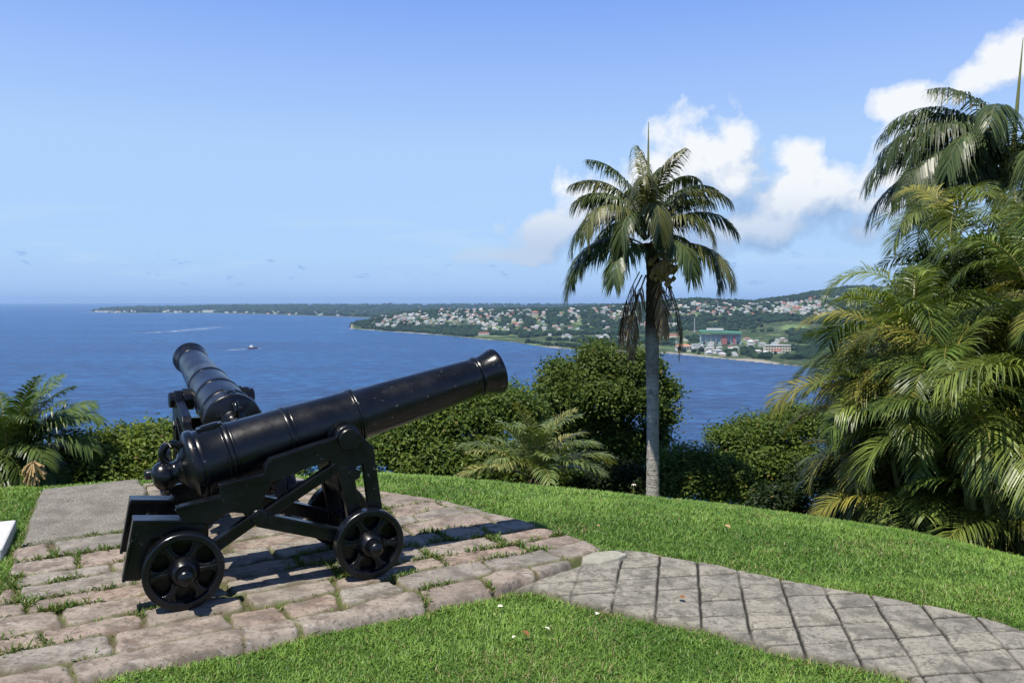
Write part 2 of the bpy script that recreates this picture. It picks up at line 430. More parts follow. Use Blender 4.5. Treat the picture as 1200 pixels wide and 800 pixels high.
# ---------------------------------------------------------------- scored path
up_px = [(585, 652), (640, 640), (689, 647), (729, 644), (777, 651), (815, 657), (863, 667), (900, 674), (970, 689), (1025, 696), (1087, 707), (1150, 720), (1200, 734), (1290, 765)]
lo_px = [(575, 688), (631, 694), (695, 713), (767, 728), (833, 741), (900, 760), (950, 770), (1020, 785), (1060, 797), (1130, 826), (1290, 900)]
PATH = [tuple(gnd(*p, -.03)) for p in up_px] + [tuple(gnd(*p, -.03)) for p in lo_px[::-1]]
def path():
    st = .0065
    xs = np.arange(-.35, 3.1, st); ys = np.arange(2.4, 5.2, st)
    X, Y = np.meshgrid(xs, ys, indexing='ij')
    n1 = np.array([.978, -.208]); n2 = np.array([-.135, .991])      # normals of the two families of score lines
    a = X*n1[0] + Y*n1[1] + (fbm(X*1.2, Y*1.2, 3, 2)-.5)*.02 + (fbm(X*14, Y*14, 4, 2)-.5)*.01
    b = X*n2[0] + Y*n2[1] + (fbm(X*1.5, Y*1.5, 7, 2)-.5)*.02 + (fbm(X*14, Y*14, 8, 2)-.5)*.01
    P1, P2 = .231, .188
    A0 = gnd(1024, 698)[0]*n1[0] + gnd(1024, 698)[1]*n1[1]
    ga = np.abs(((a-A0)/P1 + .5) % 1 - .5)*P1; gb = np.abs((b/P2 + .3) % 1 - .5)*P2
    wa = .0065 + .007*fbm(X*9, Y*9, 11, 3); wb = .0068 + .006*fbm(X*5, Y*5, 12, 2)
    fade = sstep(.28, .42, fbm(X*2.2, Y*2.2, 14, 2)); fb = .75 + .25*sstep(.3, .5, fbm(X*3.3, Y*3.3, 15, 2))
    g = np.maximum((1-sstep(wa*.45, wa, ga))*(.35+.65*fade), (1-sstep(wb*.35, wb, gb))*fb)
    brk = sstep(2.75, 3.1, X - .25*(Y-3.6)); g = g*(1-.8*brk)
    # cracked broken end and a few random cracks
    ck = np.abs(fbm(X*2.0+3, Y*2.0, 19, 4)-.5); crack = (1-sstep(.0, .006, ck))*sstep(.45, .62, fbm(X*1.1, Y*1.1, 20, 2))
    g = np.maximum(g, crack*.8)
    sidn = _hash(np.floor((a-A0)/P1), np.floor(b/P2+.8), 5)
    wob = (fbm(X*4, Y*4, 17, 3)-.5)*.09
    dist = segdist(X, Y, PATH)*np.where(inpoly(X, Y, PATH), 1, -1) + wob
    gz = groundz(X, Y)
    U, Vv = uv(X, Y)
    inpl = sstep(.02, -.05, (segdist(U, Vv, PLAT)*np.where(inpoly(U, Vv, PLAT), 1, -1)))
    Z = gz + .034 - .012*g + (sidn-.5)*.006 + (fbm(X*8, Y*8, 18, 3)-.5)*.008
    Z = np.where(dist < .03, Z - .05*(1-sstep(0, .03, dist)), Z) - .05*(1-inpl)
    q = grid_faces(*X.shape); keep = (dist.ravel()[q] > -.03).all(1)
    V = np.stack([X, Y, Z], -1).reshape(-1, 3); used = np.unique(q[keep]); rm = np.full(len(V), -1); rm[used] = np.arange(len(used))
    edge = (1-sstep(0, .05, dist))*.8
    o = mesh_np('garden_path', V[used], rm[q[keep]], mat=M['path_concrete'], smooth=True,
                attrs={'groove': g.ravel()[used], 'edge': edge.ravel()[used], 'sid': (sidn.ravel()[used]*.6)})
    tag(o, kind='structure')
path()

# ---------------------------------------------------------------- grass
def grass():
    def cand(n, y0, y1, xpad):
        Y = R.uniform(y0, y1, n); h = Y*(600+xpad)/F
        keep = R.random(n) < (h/h.max())
        Y, h = Y[keep], h[keep]
        return R.uniform(-1, 1, len(Y))*h, Y
    parts = [cand(190000, 2.75, 4.6, 60), cand(190000, 4.3, 7.0, 60), cand(150000, 6.6, 10.5, 60)]
    ex = cand(150000, 1.6, 10.5, 480); m = np.abs(ex[0]) > ex[1]*655/F; parts.append((ex[0][m], ex[1][m]))
    X = np.concatenate([p[0] for p in parts]); Y = np.concatenate([p[1] for p in parts])
    U, Vv = uv(X, Y)
    wob = (fbm(X*5, Y*5, 101, 2)-.5)*.10
    dpl = segdist(U, Vv, PLAT)*np.where(inpoly(U, Vv, PLAT), 1, -1) + (fbm(U*3, Vv*3, 61, 2)-.5)*.10
    dpt = segdist(X, Y, PATH)*np.where(inpoly(X, Y, PATH), 1, -1) + (fbm(X*4, Y*4, 17, 3)-.5)*.09
    ok = (dpl < .012) & (dpt < .025 + wob*.35)
    th = np.arctan2(X, Y); px = 600+F*np.tan(th); _, s0 = _dip(px); r = np.hypot(X, Y)
    ok &= (r < s0 + 4.2)
    X, Y = X[ok], Y[ok]; dd = np.minimum(-dpl[ok], -dpt[ok])
    Z = groundz(X, Y)
    n = len(X)
    far = sstep(3.2, 9, Y)
    patch = fbm(X*1.6, Y*1.6, 111, 3); fine = fbm(X*7, Y*7, 113, 2)
    H = (.016 + .026*R.random(n)**1.5)*(.55+.9*fine) + .008*far
    edgeb = (dd < .07); H = H*np.where(edgeb, 1.1, 1.0)
    W = (.0034 + .0030*R.random(n))*(1 + .9*far)
    az = R.random(n)*2*PI; lean = R.uniform(.2, 1.7, n)
    ca, sa = np.cos(az), np.sin(az)
    tw = az + PI/2 + R.uniform(-.5, .5, n); cw, sw = np.cos(tw), np.sin(tw)
    V = np.zeros((n, 5, 3), np.float32)
    for k, (t, wd) in enumerate(((0, 1.0), (.55, .85))):
        bx = X + ca*H*lean*t*t; by = Y + sa*H*lean*t*t; bz = Z - .006 + H*t*(1-.15*lean*t)
        V[:, 2*k, 0] = bx - cw*W*wd/2; V[:, 2*k, 1] = by - sw*W*wd/2; V[:, 2*k, 2] = bz
        V[:, 2*k+1, 0] = bx + cw*W*wd/2; V[:, 2*k+1, 1] = by + sw*W*wd/2; V[:, 2*k+1, 2] = bz
    V[:, 4, 0] = X + ca*H*lean; V[:, 4, 1] = Y + sa*H*lean; V[:, 4, 2] = Z + H*(1-.3*lean)
    i = np.arange(n)[:, None]*5
    quads = i + np.array([0, 1, 3, 2]); tris = i + np.array([2, 3, 4])
    g1 = np.array([.100, .205, .026]); g2 = np.array([.215, .350, .062]); g3 = np.array([.30, .25, .11]); g4 = np.array([.048, .108, .017])
    t1 = np.clip((patch-.5)*2.2 + (fine-.5)*1.0 + .45 + R.normal(0, .26, n), 0, 1)[:, None]
    c = g1*(1-t1) + g2*t1
    c = np.where((R.random(n) < .15)[:, None], g4, c)
    dry = (R.random(n) < .03 + .14*sstep(.60, .75, fbm(X*2.3, Y*2.3, 131, 3)) + .20*(edgeb & (dd < .03)))[:, None]
    c = np.where(dry, g3*R.uniform(.6, 1.3, (n, 1)), c)
    colr = np.repeat(c[:, None, :], 5, 1).reshape(-1, 3)
    o = mesh_np('grass', V.reshape(-1, 3), quads, tris, M['grass_blade'], colr)
    tag(o, 'short mown green lawn around the stone platform and path', 'grass', kind='stuff')
    # weeds in the joints of the flagstones
    pn = fbm(JX*2.6, JY*2.6, 141, 3)
    pr = sstep(.48, .62, pn)
    idx = R.choice(len(JX), 60000); idx = idx[R.random(len(idx)) < .03 + .97*pr[idx]]
    idx = idx[:11000]
    X = JX[idx] + R.normal(0, .008, len(idx)); Y = JY[idx] + R.normal(0, .008, len(idx)); Z = JZ[idx]; n = len(idx)
    H = .014 + .030*R.random(n)*(.4 + pr[idx]); W = .004 + .004*R.random(n); az = R.random(n)*2*PI; ln = R.uniform(.3, 1.3, n)
    ca, sa = np.cos(az), np.sin(az); V = np.zeros((n, 4, 3), np.float32)
    P = np.stack([X, Y, Z], -1); D = np.stack([ca*ln, sa*ln, np.ones(n)], -1); S = np.stack([-sa, ca, 0*sa], -1)
    V[:, 0] = P; V[:, 1] = P + D*(H*.55)[:, None] + S*(W*.7)[:, None]; V[:, 2] = P + D*H[:, None]*[1, 1, .85]; V[:, 3] = P + D*(H*.55)[:, None] - S*(W*.7)[:, None]
    c = np.where((R.random(n) < .3)[:, None], np.array([.16, .17, .045]), np.array([.085, .15, .025]))*R.uniform(.7, 1.3, (n, 1))
    o = mesh_np('weeds', V.reshape(-1, 3), (np.arange(n)[:, None]*4 + np.arange(4)), None, M['grass_blade'], np.repeat(c, 4, 0))
    tag(o, 'moss and weeds growing in the joints between the flagstones', 'weeds', kind='stuff')
grass()

# ---------------------------------------------------------------- cannon
ELEV = math.radians(13.6)
def wheel_mesh():
    b = MB()
    b.lathe([(-.036, .165), (-.036, .195), (-.030, .200), (.030, .200), (.036, .195), (.036, .165), (.020, .160), (-.020, .160), (-.036, .168)], 'y', 56)
    # plate between hub and rim with six kidney openings
    n = 6
    for k in range(n):
        t = 2*PI*k/n + .35
        pts = []
        c, s = math.cos(t), math.sin(t)
        for rr, w in ((.040, .036), (.075, .030), (.100, .019), (.124, .018), (.145, .027), (.167, .058)):
            pts.append((rr, w))
        poly = [(rr*c - w*s, rr*s + w*c) for rr, w in pts] + [(rr*c + w*s, rr*s - w*c) for rr, w in pts[::-1]]
        b.prism(poly, -.014, .014)
        b.bar((.05*c, .05*s), (.165*c, .165*s), .014, -.023, .023)
    b.lathe([(-.050, .030), (-.050, .066), (-.026, .074), (-.018, .080), (.018, .080), (.030, .072), (.074, .060), (.082, .050), (.082, .030)], 'y', 28)
    return b
def cheek_mesh(y0, y1, sgn):
    """side bracket of the iron garrison carriage, in (forward, up)"""
    b = MB(); e = .0015
    b.prism([(-.710, .462), (-.768, .165), (-.690, .156), (-.652, .330), (-.632, .372), (-.585, .372), (-.552, .215), (-.440, .205), (-.440, .372), (-.370, .384), (-.42, .452), (-.50, .445)], y0, y1)
    b.prism([(-.520, .500), (-.293, .539), (-.296, .600), (-.064, .636), (-.056, .682), (-.030, .716), (.176, .766), (.335, .800), (.335, .700), (.20, .664), (-.02, .598), (-.075, .500), (-.105, .46), (-.170, .440), (-.262, .462), (-.365, .412), (-.47, .425)], y0-e, y1+e)
    b.prism([(-.185, .452), (-.110, .580), (-.055, .590), (-.078, .48), (-.045, .385), (-.13, .365)], y0+.002, y1-.002)
    b.bar((-.10, .41), (-.455, .195), .062, y0+.004, y1-.004)
    b.bar((-.10, .395), (.46, .205), .074, y0-.004, y1+.004)
    b.bar((-.08, .405), (.36, .650), .058, y0+.003, y1-.003)
    b.prism([(.30, .600), (.315, .812), (.495, .806), (.560, .745), (.553, .690), (.470, .640)], y0-.003, y1+.003)
    b.prism([(.350, .640), (.455, .640), (.440, .560), (.505, .300), (.52, .200), (.42, .200), (.405, .330)], y0-.005, y1+.005)
    b.prism([(.485, .730), (.560, .735), (.625, .260), (.60, .19), (.525, .19), (.535, .300)], y0+.001, y1-.001)
    # nose bracket and bolt bosses
    b.prism([(.395, .600), (.425, .635), (.480, .612), (.470, .575), (.452, .560)], y0-.016, y1+.016)
    for (s, z, r) in ((-.095, .411, .046), (.505, .21, .042), (-.49, .205, .042)):
        b.lathe([(y0-.013, r*.55), (y0-.013, r*.9), (y0-.006, r), (y1+.006, r), (y1+.013, r*.9), (y1+.013, r*.55)], 'y', 20, (s, 0, z))
    # flange on the top edge
    fy0, fy1 = (y0-.012, y1+.030) if sgn < 0 else (y0-.030, y1+.012)
    top = [(-.720, .468), (-.49, .440)]
    b.bar(top[0], top[1], .018, fy0-.035*(sgn > 0), fy1+.035*(sgn < 0))
    b.bar((-.712, .466), (-.770, .163), .016, fy0+.002, fy1-.002)
    for p, q in (((-.515, .508), (-.29, .546)), ((-.30, .607), (-.062, .643)), ((-.063, .640), (-.054, .690)), ((-.057, .684), (-.028, .722)), ((-.034, .720), (.176, .773)), ((.172, .772), (.345, .812))):
        b.bar(p, q, .016, y0-.010, y1+.010)
    b.bar((-.06, .445), (.33, .665), .014, y0-.009, y1+.009)
    b.bar((-.13, .425), (-.43, .245), .014, y0-.0085, y1+.0085)
    b.bar((-.03, .408), (.40, .263), .014, y0-.0105, y1+.0105)
    # trunnion bearing
    b.lathe([(y0-.008, .050), (y0-.008, .070), (y0, .076), (y1, .076), (y1+.008, .070), (y1+.008, .050)], 'y', 28, (.407, 0, .806))
    return b
def make_cannon(name, loc, rz):
    root = empty(name, loc, rz)
    m = M['black_paint']
    for sg in (-1, 1):
        y0, y1 = (-.285, -.240) if sg < 0 else (.240, .285)
        cheek_mesh(y0, y1, sg).build('carriage_cheek', m, root, bevel=.004)
    wm = wheel_mesh()
    first = None; cap0 = None
    for s in (-.490, .505):
        for sg in (-1, 1):
            if first is None:
                first = wm.build('wheel', m, root, smooth=True, bevel=.004); w = first
                cap0 = MB().lathe([(-.03, .040), (.138, .040), (.148, .036), (.153, .028), (.160, .018)], 'y', 24).build('axle_end', m, first, smooth=True, bevel=.003); cp = cap0
            else:
                w = first.copy(); COL.objects.link(w); w.parent = root
                cp = cap0.copy(); COL.objects.link(cp); cp.parent = w
            w.location = (s, .355*sg, .200)
            w.rotation_euler = (0, rnd.random()*2, PI if sg < 0 else 0)
        a = MB(); a.box(s-.045, s+.045, -.238, .238, .165, .245); a.lathe([(-.345, .036), (.345, .036)], 'y', 20, (s, 0, .204))
        a.build('axle', m, root, bevel=.006)
    b = MB(); b.box(.36, .43, -.239, .239, .50, .655); b.prism([(.36, .50), (.43, .50), (.47, .40), (.44, .38)], -.237, .237)
    b.build('transom', m, root, bevel=.006)
    b = MB(); b.lathe([(-.300, .020), (-.300, .030), (.300, .030), (.300, .020)], 'y', 18, (-.095, 0, .411)); b.build('tie_rod', m, root, bevel=.003)
    b = MB(); b.box(-.30, -.06, -.10, .10, .405, .440); b.prism([(-.30, .441), (-.06, .441), (-.06, .50), (-.30, .545)], -.09, .09); b.build('elevating_wedge', m, root, bevel=.005)
    # barrel: own frame at the trunnion axis, x forward along the bore
    bo = -.812; up = .055
    def ring(a, r, h, w): return [(a-w, r), (a-w*.7, r+h*.7), (a, r+h), (a+w*.7, r+h*.7), (a+w, r)]
    prof = [(-.072, .060), (-.064, .090), (-.052, .118), (-.040, .148), (-.028, .176), (-.018, .193), (-.012, .201), (-.004, .206), (.022, .206), (.032, .201), (.038, .194), (.05, .196), (.058, .1935), (.064, .1905)]
    prof += ring(.172, .1865, .004, .008) + ring(.197, .186, .009, .014) + ring(.220, .1855, .004, .007)
    prof += ring(.535, .1775, .007, .012) + [(.556, .1765)] + ring(.566, .1750, .004, .007) + [(.75, .1685)]
    prof += ring(.940, .1630, .005, .008) + ring(.958, .1610, .008, .011) + [(.975, .1570), (1.2, .1495), (1.5, .1385), (1.76, .1275)]
    prof += ring(1.790, .1265, .003, .006) + ring(1.808, .1260, .009, .010) + [(1.822, .1265), (1.835, .1280), (1.86, .1325), (1.89, .1405), (1.915, .1485), (1.936, .1545), (1.948, .1555), (1.956, .1530), (1.961, .146), (1.961, .070), (1.955, .064), (1.30, .062), (1.29, .03)]
    b = MB(); b.lathe([(bo+a, r) for a, r in prof], 'x', 72, (0, 0, up))
    b.lathe([(-.330, .040), (-.330, .056), (-.324, .062), (.324, .062), (.330, .056), (.330, .040)], 'y', 32)
    for sg in (-1, 1): b.lathe([(min(.15*sg, .225*sg), .088), (max(.15*sg, .225*sg), .088)], 'y', 32)
    bar = b.build('barrel', m, root, smooth=True); bar.location = (.407, 0, .806); bar.rotation_euler = (0, -ELEV, 0)
    c = MB(); c.lathe([(bo-.222, .012), (bo-.219, .036), (bo-.209, .058), (bo-.192, .074), (bo-.168, .081), (bo-.144, .079), (bo-.124, .070), (bo-.110, .062), (bo-.095, .062), (bo-.080, .072), (bo-.066, .095), (bo-.058, .10)], 'x', 36, (0, 0, up)); c.build('cascabel', m, bar, smooth=True)
    t = MB(); t.tube([(bo-.090 + .050*math.cos(q), 0, up+.106 + .056*math.sin(q)) for q in np.linspace(-.9, PI+.9, 22)], .022, 14); t.build('breeching_loop', m, bar, smooth=True)
    v = MB(); v.box(bo+.062, bo+.200, -.036, .036, up+.175, up+.203); v.box(bo+.085, bo+.180, -.020, .020, up+.18, up+.209); v.build('vent_patch', m, bar, bevel=.005)
    return root, bar
O1 = (-1.4385, 4.5529, 0.0); A1 = math.radians(27.61)
c1, bar1 = make_cannon('cannon', O1, A1)
tag(c1, 'black iron cannon in front on a four wheeled garrison carriage, muzzle raised to the right', 'cannon', 'black cannons on the stone platform')
def copy_tree(o, parent=None):
    c = o.copy(); COL.objects.link(c)
    if parent: c.parent = parent
    for ch in list(o.children): copy_tree(ch, c)
    return c
c2 = copy_tree(c1); c2.location = (-2.262, 6.077, -.004); c2.rotation_euler = (0, 0, math.atan2(.8603, -.5097))
c2['label'] = 'black iron cannon behind the front one, pointing away towards the sea'
for ch in c2.children:
    if ch.name.startswith('barrel'): ch.rotation_euler = (0, -math.radians(10.0), 0)

# ---------------------------------------------------------------- palms
def frond_arrays(P0, az, el, Lf, droop, npair, ll, lw, hang, vang=.35, fwd=.75, twist=0.0, t0=.14, rr=.012, seg=16, bend=1.35, jit=.10, droopy=1.0):
    """one feather frond: returns verts, quads, tris, per-vertex shade (0 rachis .. 1 leaflet)"""
    t = np.linspace(0, 1, seg)
    els = el - droop*t**bend
    d = np.stack([np.cos(els)*math.cos(az), np.cos(els)*math.sin(az), np.sin(els)], -1)
    pts = np.array(P0) + np.concatenate([[np.zeros(3)], np.cumsum((d[1:]+d[:-1])/2*Lf/(seg-1), 0)])
    S0 = np.array([-math.sin(az), math.cos(az), 0])
    V = []; Q = []; T = []; K = []
    # rachis: triangular tube
    nrm0 = np.cross(d, S0)
    for i in range(seg):
        r = rr*(1-.85*t[i])
        n_ = np.cross(S0, d[i])*-1
        for (a, b) in ((1, 0), (-1, 0), (0, -1.0)): V.append(pts[i] + S0*a*r + n_*b*r)
        K += [0]*3
    for i in range(seg-1):
        for k in range(3):
            k2 = (k+1) % 3; Q.append((i*3+k, i*3+k2, i*3+3+k2, i*3+3+k))
    V = np.array(V); K = np.array(K, float)
    tl = np.repeat(np.linspace(t0, 1.0, npair), 2); sd = np.tile([1.0, -1.0], npair)
    tl = np.clip(tl + R.normal(0, .4/npair, len(tl)), t0, 1.0)
    n = len(tl)
    P = np.stack([np.interp(tl, t, pts[:, k]) for k in range(3)], -1)
    Td = np.stack([np.interp(tl, t, d[:, k]) for k in range(3)], -1); Td /= np.linalg.norm(Td, axis=1)[:, None]
    S = np.tile(S0, (n, 1)); Nn = -np.cross(Td, S) * -1.0
    Nn = np.cross(Td, S)           # points up-ish
    sgn = np.sign(Nn[:, 2:3]); sgn[sgn == 0] = 1
    tw = twist*tl
    S, Nn = S*np.cos(tw)[:, None] + Nn*np.sin(tw)[:, None], Nn*np.cos(tw)[:, None] - S*np.sin(tw)[:, None]
    prof = np.sin(PI*np.clip(.16 + .80*tl, 0, 1))**.55
    l = ll*prof*R.uniform(.86, 1.1, n)
    va = vang + R.normal(0, jit, n); fw = fwd*(.55 + .75*tl) + R.normal(0, jit, n)
    D = S*(sd*np.cos(va))[:, None] + Nn*np.sin(va)[:, None] + Td*fw[:, None]
    D /= np.linalg.norm(D, axis=1)[:, None]
    W = np.cross(D, Nn); W /= (np.linalg.norm(W, axis=1)[:, None] + 1e-9)
    w = lw*(.55 + .45*prof)*R.uniform(.85, 1.15, n)
    base = len(V); LV = np.zeros((n, 7, 3))
    hg = hang*R.uniform(.7, 1.3, n)*droopy
    for k, (s, wd) in enumerate(((0.0, .45), (.38, 1.0), (.74, .75))):
        c = P + D*(l*s)[:, None]; c[:, 2] -= hg*l*s**2
        LV[:, 2*k] = c - W*(w*wd/2)[:, None]; LV[:, 2*k+1] = c + W*(w*wd/2)[:, None]
    c = P + D*l[:, None]; c[:, 2] -= hg*l*1.05; LV[:, 6] = c
    i = base + np.arange(n)[:, None]*7
    q2 = np.concatenate([i + np.array([0, 1, 3, 2]), i + np.array([2, 3, 5, 4])]); t2 = i + np.array([4, 5, 6])
    V = np.concatenate([V, LV.reshape(-1, 3)])
    sh = np.repeat(R.uniform(.15, 1.0, n), 7)
    K = np.concatenate([K, sh])
    return V, np.concatenate([np.array(Q), q2]), t2, K
def frond(parent, name, origin, P0, az, el, Lf, droop, npair, ll, lw, hang, c0, c1, cr=(.20, .20, .07), mat='frond', **k):
    V, Q, T, K = frond_arrays(P0, az, el, Lf, droop, npair, ll, lw, hang, **k)
    c0, c1 = np.array(c0), np.array(c1)
    j = R.uniform(.8, 1.2)
    col = (c0 + (c1-c0)*K[:, None])*j
    col[K == 0] = cr
    return mesh_np(name, V - np.array(origin), Q, T, M[mat], col, parent)
def trunk_np(parent, name, pts, rad, topz=None, seg=18, mat='palm_bark', ring=.0, ringn=9):
    pts = np.asarray(pts, float); n = max(24, int(np.linalg.norm(pts[-1]-pts[0])*26))
    tt = np.linspace(0, 1, n); ts = np.linspace(0, 1, len(pts))
    C = np.stack([np.interp(tt, ts, pts[:, k]) for k in range(3)], -1); r = np.interp(tt, ts, rad)
    z = C[:, 2]; r = r*(1 + ring*(np.abs((z*ringn) % 1 - .5)*2 - .5)) + R.normal(0, ring*.06, n)*r
    a = np.linspace(0, 2*PI, seg, endpoint=False)
    V = C[:, None, :] + np.stack([np.cos(a), np.sin(a), 0*a], -1)[None]*(r[:, None]*(1 + .05*np.array(fbm(z[:, None]*5, a[None, :]*2, 3, 2))))[:, :, None]
    i = np.arange(n*seg).reshape(n, seg); i2 = np.roll(i, -1, 1)
    Q = np.stack([i[:-1], i2[:-1], i2[1:], i[1:]], -1).reshape(-1, 4)
    top = np.zeros((n, seg)) if topz is None else np.repeat(sstep(topz-.5, topz+.3, z + .25*np.sin(z*7))[:, None], seg, 1)
    return mesh_np(name, V.reshape(-1, 3), Q, None, M[mat], None, parent, True, {'top': top.ravel()})

def tall_palm():
    d = 10.6
    bx, by = at(765, 600, d)[:2]; gz = float(groundz(bx, by)) - .05
    root = empty('palm_tree', (bx, by, gz))
    ori = np.array([bx, by, gz])
    cr = at(759, 283, d) - ori
    hz = at(767, 318, d) - ori
    trunk_np(root, 'trunk', [(0, 0, 0), at(765, 540, d)-ori, at(765, 470, d)-ori, at(764, 400, d)-ori, hz, at(761, 285, d)-ori], [.096, .083, .080, .092, .106, .075], topz=float((at(765, 400, d)-ori)[2]), ring=.07)
    G0, G1 = (.016, .038, .013), (.105, .140, .046)
    S = d/F   # metres per pixel at the palm
    # azimuth (deg, 0 = right, -90 = towards the viewer), start elevation, length, droop
    fr = [(100, 84, 118, 40), (150, 76, 118, 62), (-70, 78, 112, 62), (35, 74, 116, 86), (178, 58, 98, 62), (10, 58, 104, 66), (200, 46, 150, 122),
          (-150, 52, 142, 128), (-115, 50, 128, 138), (-88, 58, 118, 150), (-40, 50, 128, 128), (-8, 46, 136, 92), (-25, 20, 142, 92), (8, 24, 140, 112), (188, 24, 140, 108),
          (-165, 14, 150, 88), (60, 46, 128, 112), (120, 44, 128, 112), (-60, 24, 118, 110), (150, 30, 130, 112), (35, 30, 130, 112), (-120, 20, 126, 100), (90, 66, 120, 90), (-100, 70, 106, 96), (60, 80, 110, 60), (165, 68, 120, 84), (20, 66, 118, 84), (-170, 62, 112, 96), (-20, 62, 116, 100), (70, 62, 116, 96)]
    for (az, el, ln, dr) in fr:
        a = math.radians(az + R.uniform(-6, 6)); e = math.radians(el)
        p0 = cr + np.array([.04*math.cos(a), .04*math.sin(a), -.13 + .36*max(0, min(1, (el-15)/65)) + R.uniform(-.05, .05)])
        yel = R.random() < .22
        frond(root, 'frond', (0, 0, 0), p0, a, e, ln*S*(.86 if el < 60 else .98), math.radians(dr*1.12 + (8 if el < 60 else 0)), 84, .27, .0220, 1.1, G0, (.17, .17, .055) if yel else G1, cr=(.14, .14, .06),
              vang=.30, fwd=.88, t0=.16, rr=.022, twist=R.uniform(-.5, .5), bend=1.5)
    # hanging dead fronds round the top of the trunk
    for (px, y0, ln, az, tw) in ((752, 322, 112, 195, .4), (757, 322, 98, 215, -.6), (749, 318, 84, 170, .8), (777, 318, 92, -10, .5), (774, 316, 104, -30, -.5), (771, 322, 70, -75, .2)):
        p0 = at(px, y0, d-.05) - ori
        frond(root, 'dead_frond', (0, 0, 0), p0, math.radians(az), math.radians(-62), ln*S, math.radians(34), 30, .20, .020, .9, (.06, .04, .025), (.26, .18, .10), cr=(.2, .14, .08), mat='dry_frond', vang=-.2, fwd=1.6, rr=.016, twist=tw, jit=.25)
    sp = MB(); tip = at(760, 143, d) - ori
    sp.tube([cr + (0, 0, .2), cr*.5 + tip*.5 + (.0, 0, 0), tip], [.040, .022, .004], 7); so = sp.build('spear_leaf', M['stem_green'], root, smooth=True)
    # flower and fruit cluster
    V = []; K = MB()
    for q in range(120):
        p = at(778 + R.normal(0, 7), 314 + R.normal(0, 9), d - .18 + R.normal(0, .08)) - ori
        s = .022 + .02*R.random()
        K.add([p + np.array(o_)*s for o_ in ((1,0,0),(-1,0,0),(0,1,0),(0,-1,0),(0,0,1.3),(0,0,-1.3))], [(0,2,4),(2,1,4),(1,3,4),(3,0,4),(2,0,5),(1,2,5),(3,1,5),(0,3,5)])
    K.tube([at(774, 318, d-.1)-ori, at(779, 313, d-.18)-ori, at(782, 306, d-.2)-ori], [.12, .13, .05], 8); K.build('fruit_cluster', M['dry_tan'], root)
    tag(root, 'tall palm with ringed grey trunk and hanging dead fronds, rising from the lawn edge', 'palm tree')
tall_palm()

def corner_palm():
    d = 14.0
    bx, by = at(1200, 600, d)[:2]; gz = float(groundz(bx, by)) - .05
    root = empty('palm_tree', (bx, by, gz)); ori = np.array([bx, by, gz])
    cr = at(1184, 212, d) - ori; S = d/F*1.1
    trunk_np(root, 'trunk', [(0, 0, 0), (0, 0, 2), at(1196, 262, d)-ori, at(1193, 225, d)-ori], [.14, .125, .12, .09], topz=float((at(1195, 320, d)-ori)[2]), ring=.07)
    for (az, el, ln, dr) in [(172, 74, 176, 128), (186, 58, 176, 132), (-160, 40, 176, 120), (205, 24, 170, 100), (150, 50, 165, 120), (-130, 62, 160, 120), (-95, 55, 160, 125), (-60, 60, 170, 120), (-20, 50, 170, 110),
                             (15, 60, 170, 120), (60, 55, 160, 120), (100, 72, 150, 90), (120, 40, 160, 110), (-110, 30, 160, 100), (-15, 78, 150, 70), (-40, 28, 165, 100), (190, 84, 150, 100), (165, 66, 160, 122), (178, 48, 182, 122), (197, 66, 172, 138), (180, 74, 170, 120), (215, 50, 165, 130), (170, 20, 165, 95), (-150, 14, 165, 85), (-120, 8, 155, 80), (195, 8, 160, 80), (-90, 16, 150, 90)]:
        a = math.radians(az); p0 = cr + np.array([.06*math.cos(a), .06*math.sin(a), R.uniform(-.1, .15)])
        frond(root, 'frond', (0, 0, 0), p0, a, math.radians(el), ln*S, math.radians(dr), 100, .50, .031, 1.05, (.018, .040, .013), (.085, .115, .036), cr=(.15, .15, .06), vang=.25, fwd=.85, rr=.024, twist=R.uniform(-.4, .4), bend=1.4)
    sp = MB(); tip = at(1199, 44, d) - ori; sp.tube([cr + (0, 0, .1), (cr + tip)/2, tip], [.05, .032, .005], 7); sp.build('spear_leaf', M['stem_green'], root, smooth=True)
    tag(root, 'palm at the right edge with long upright spear, rising behind the bushy palm thicket', 'palm tree')
corner_palm()

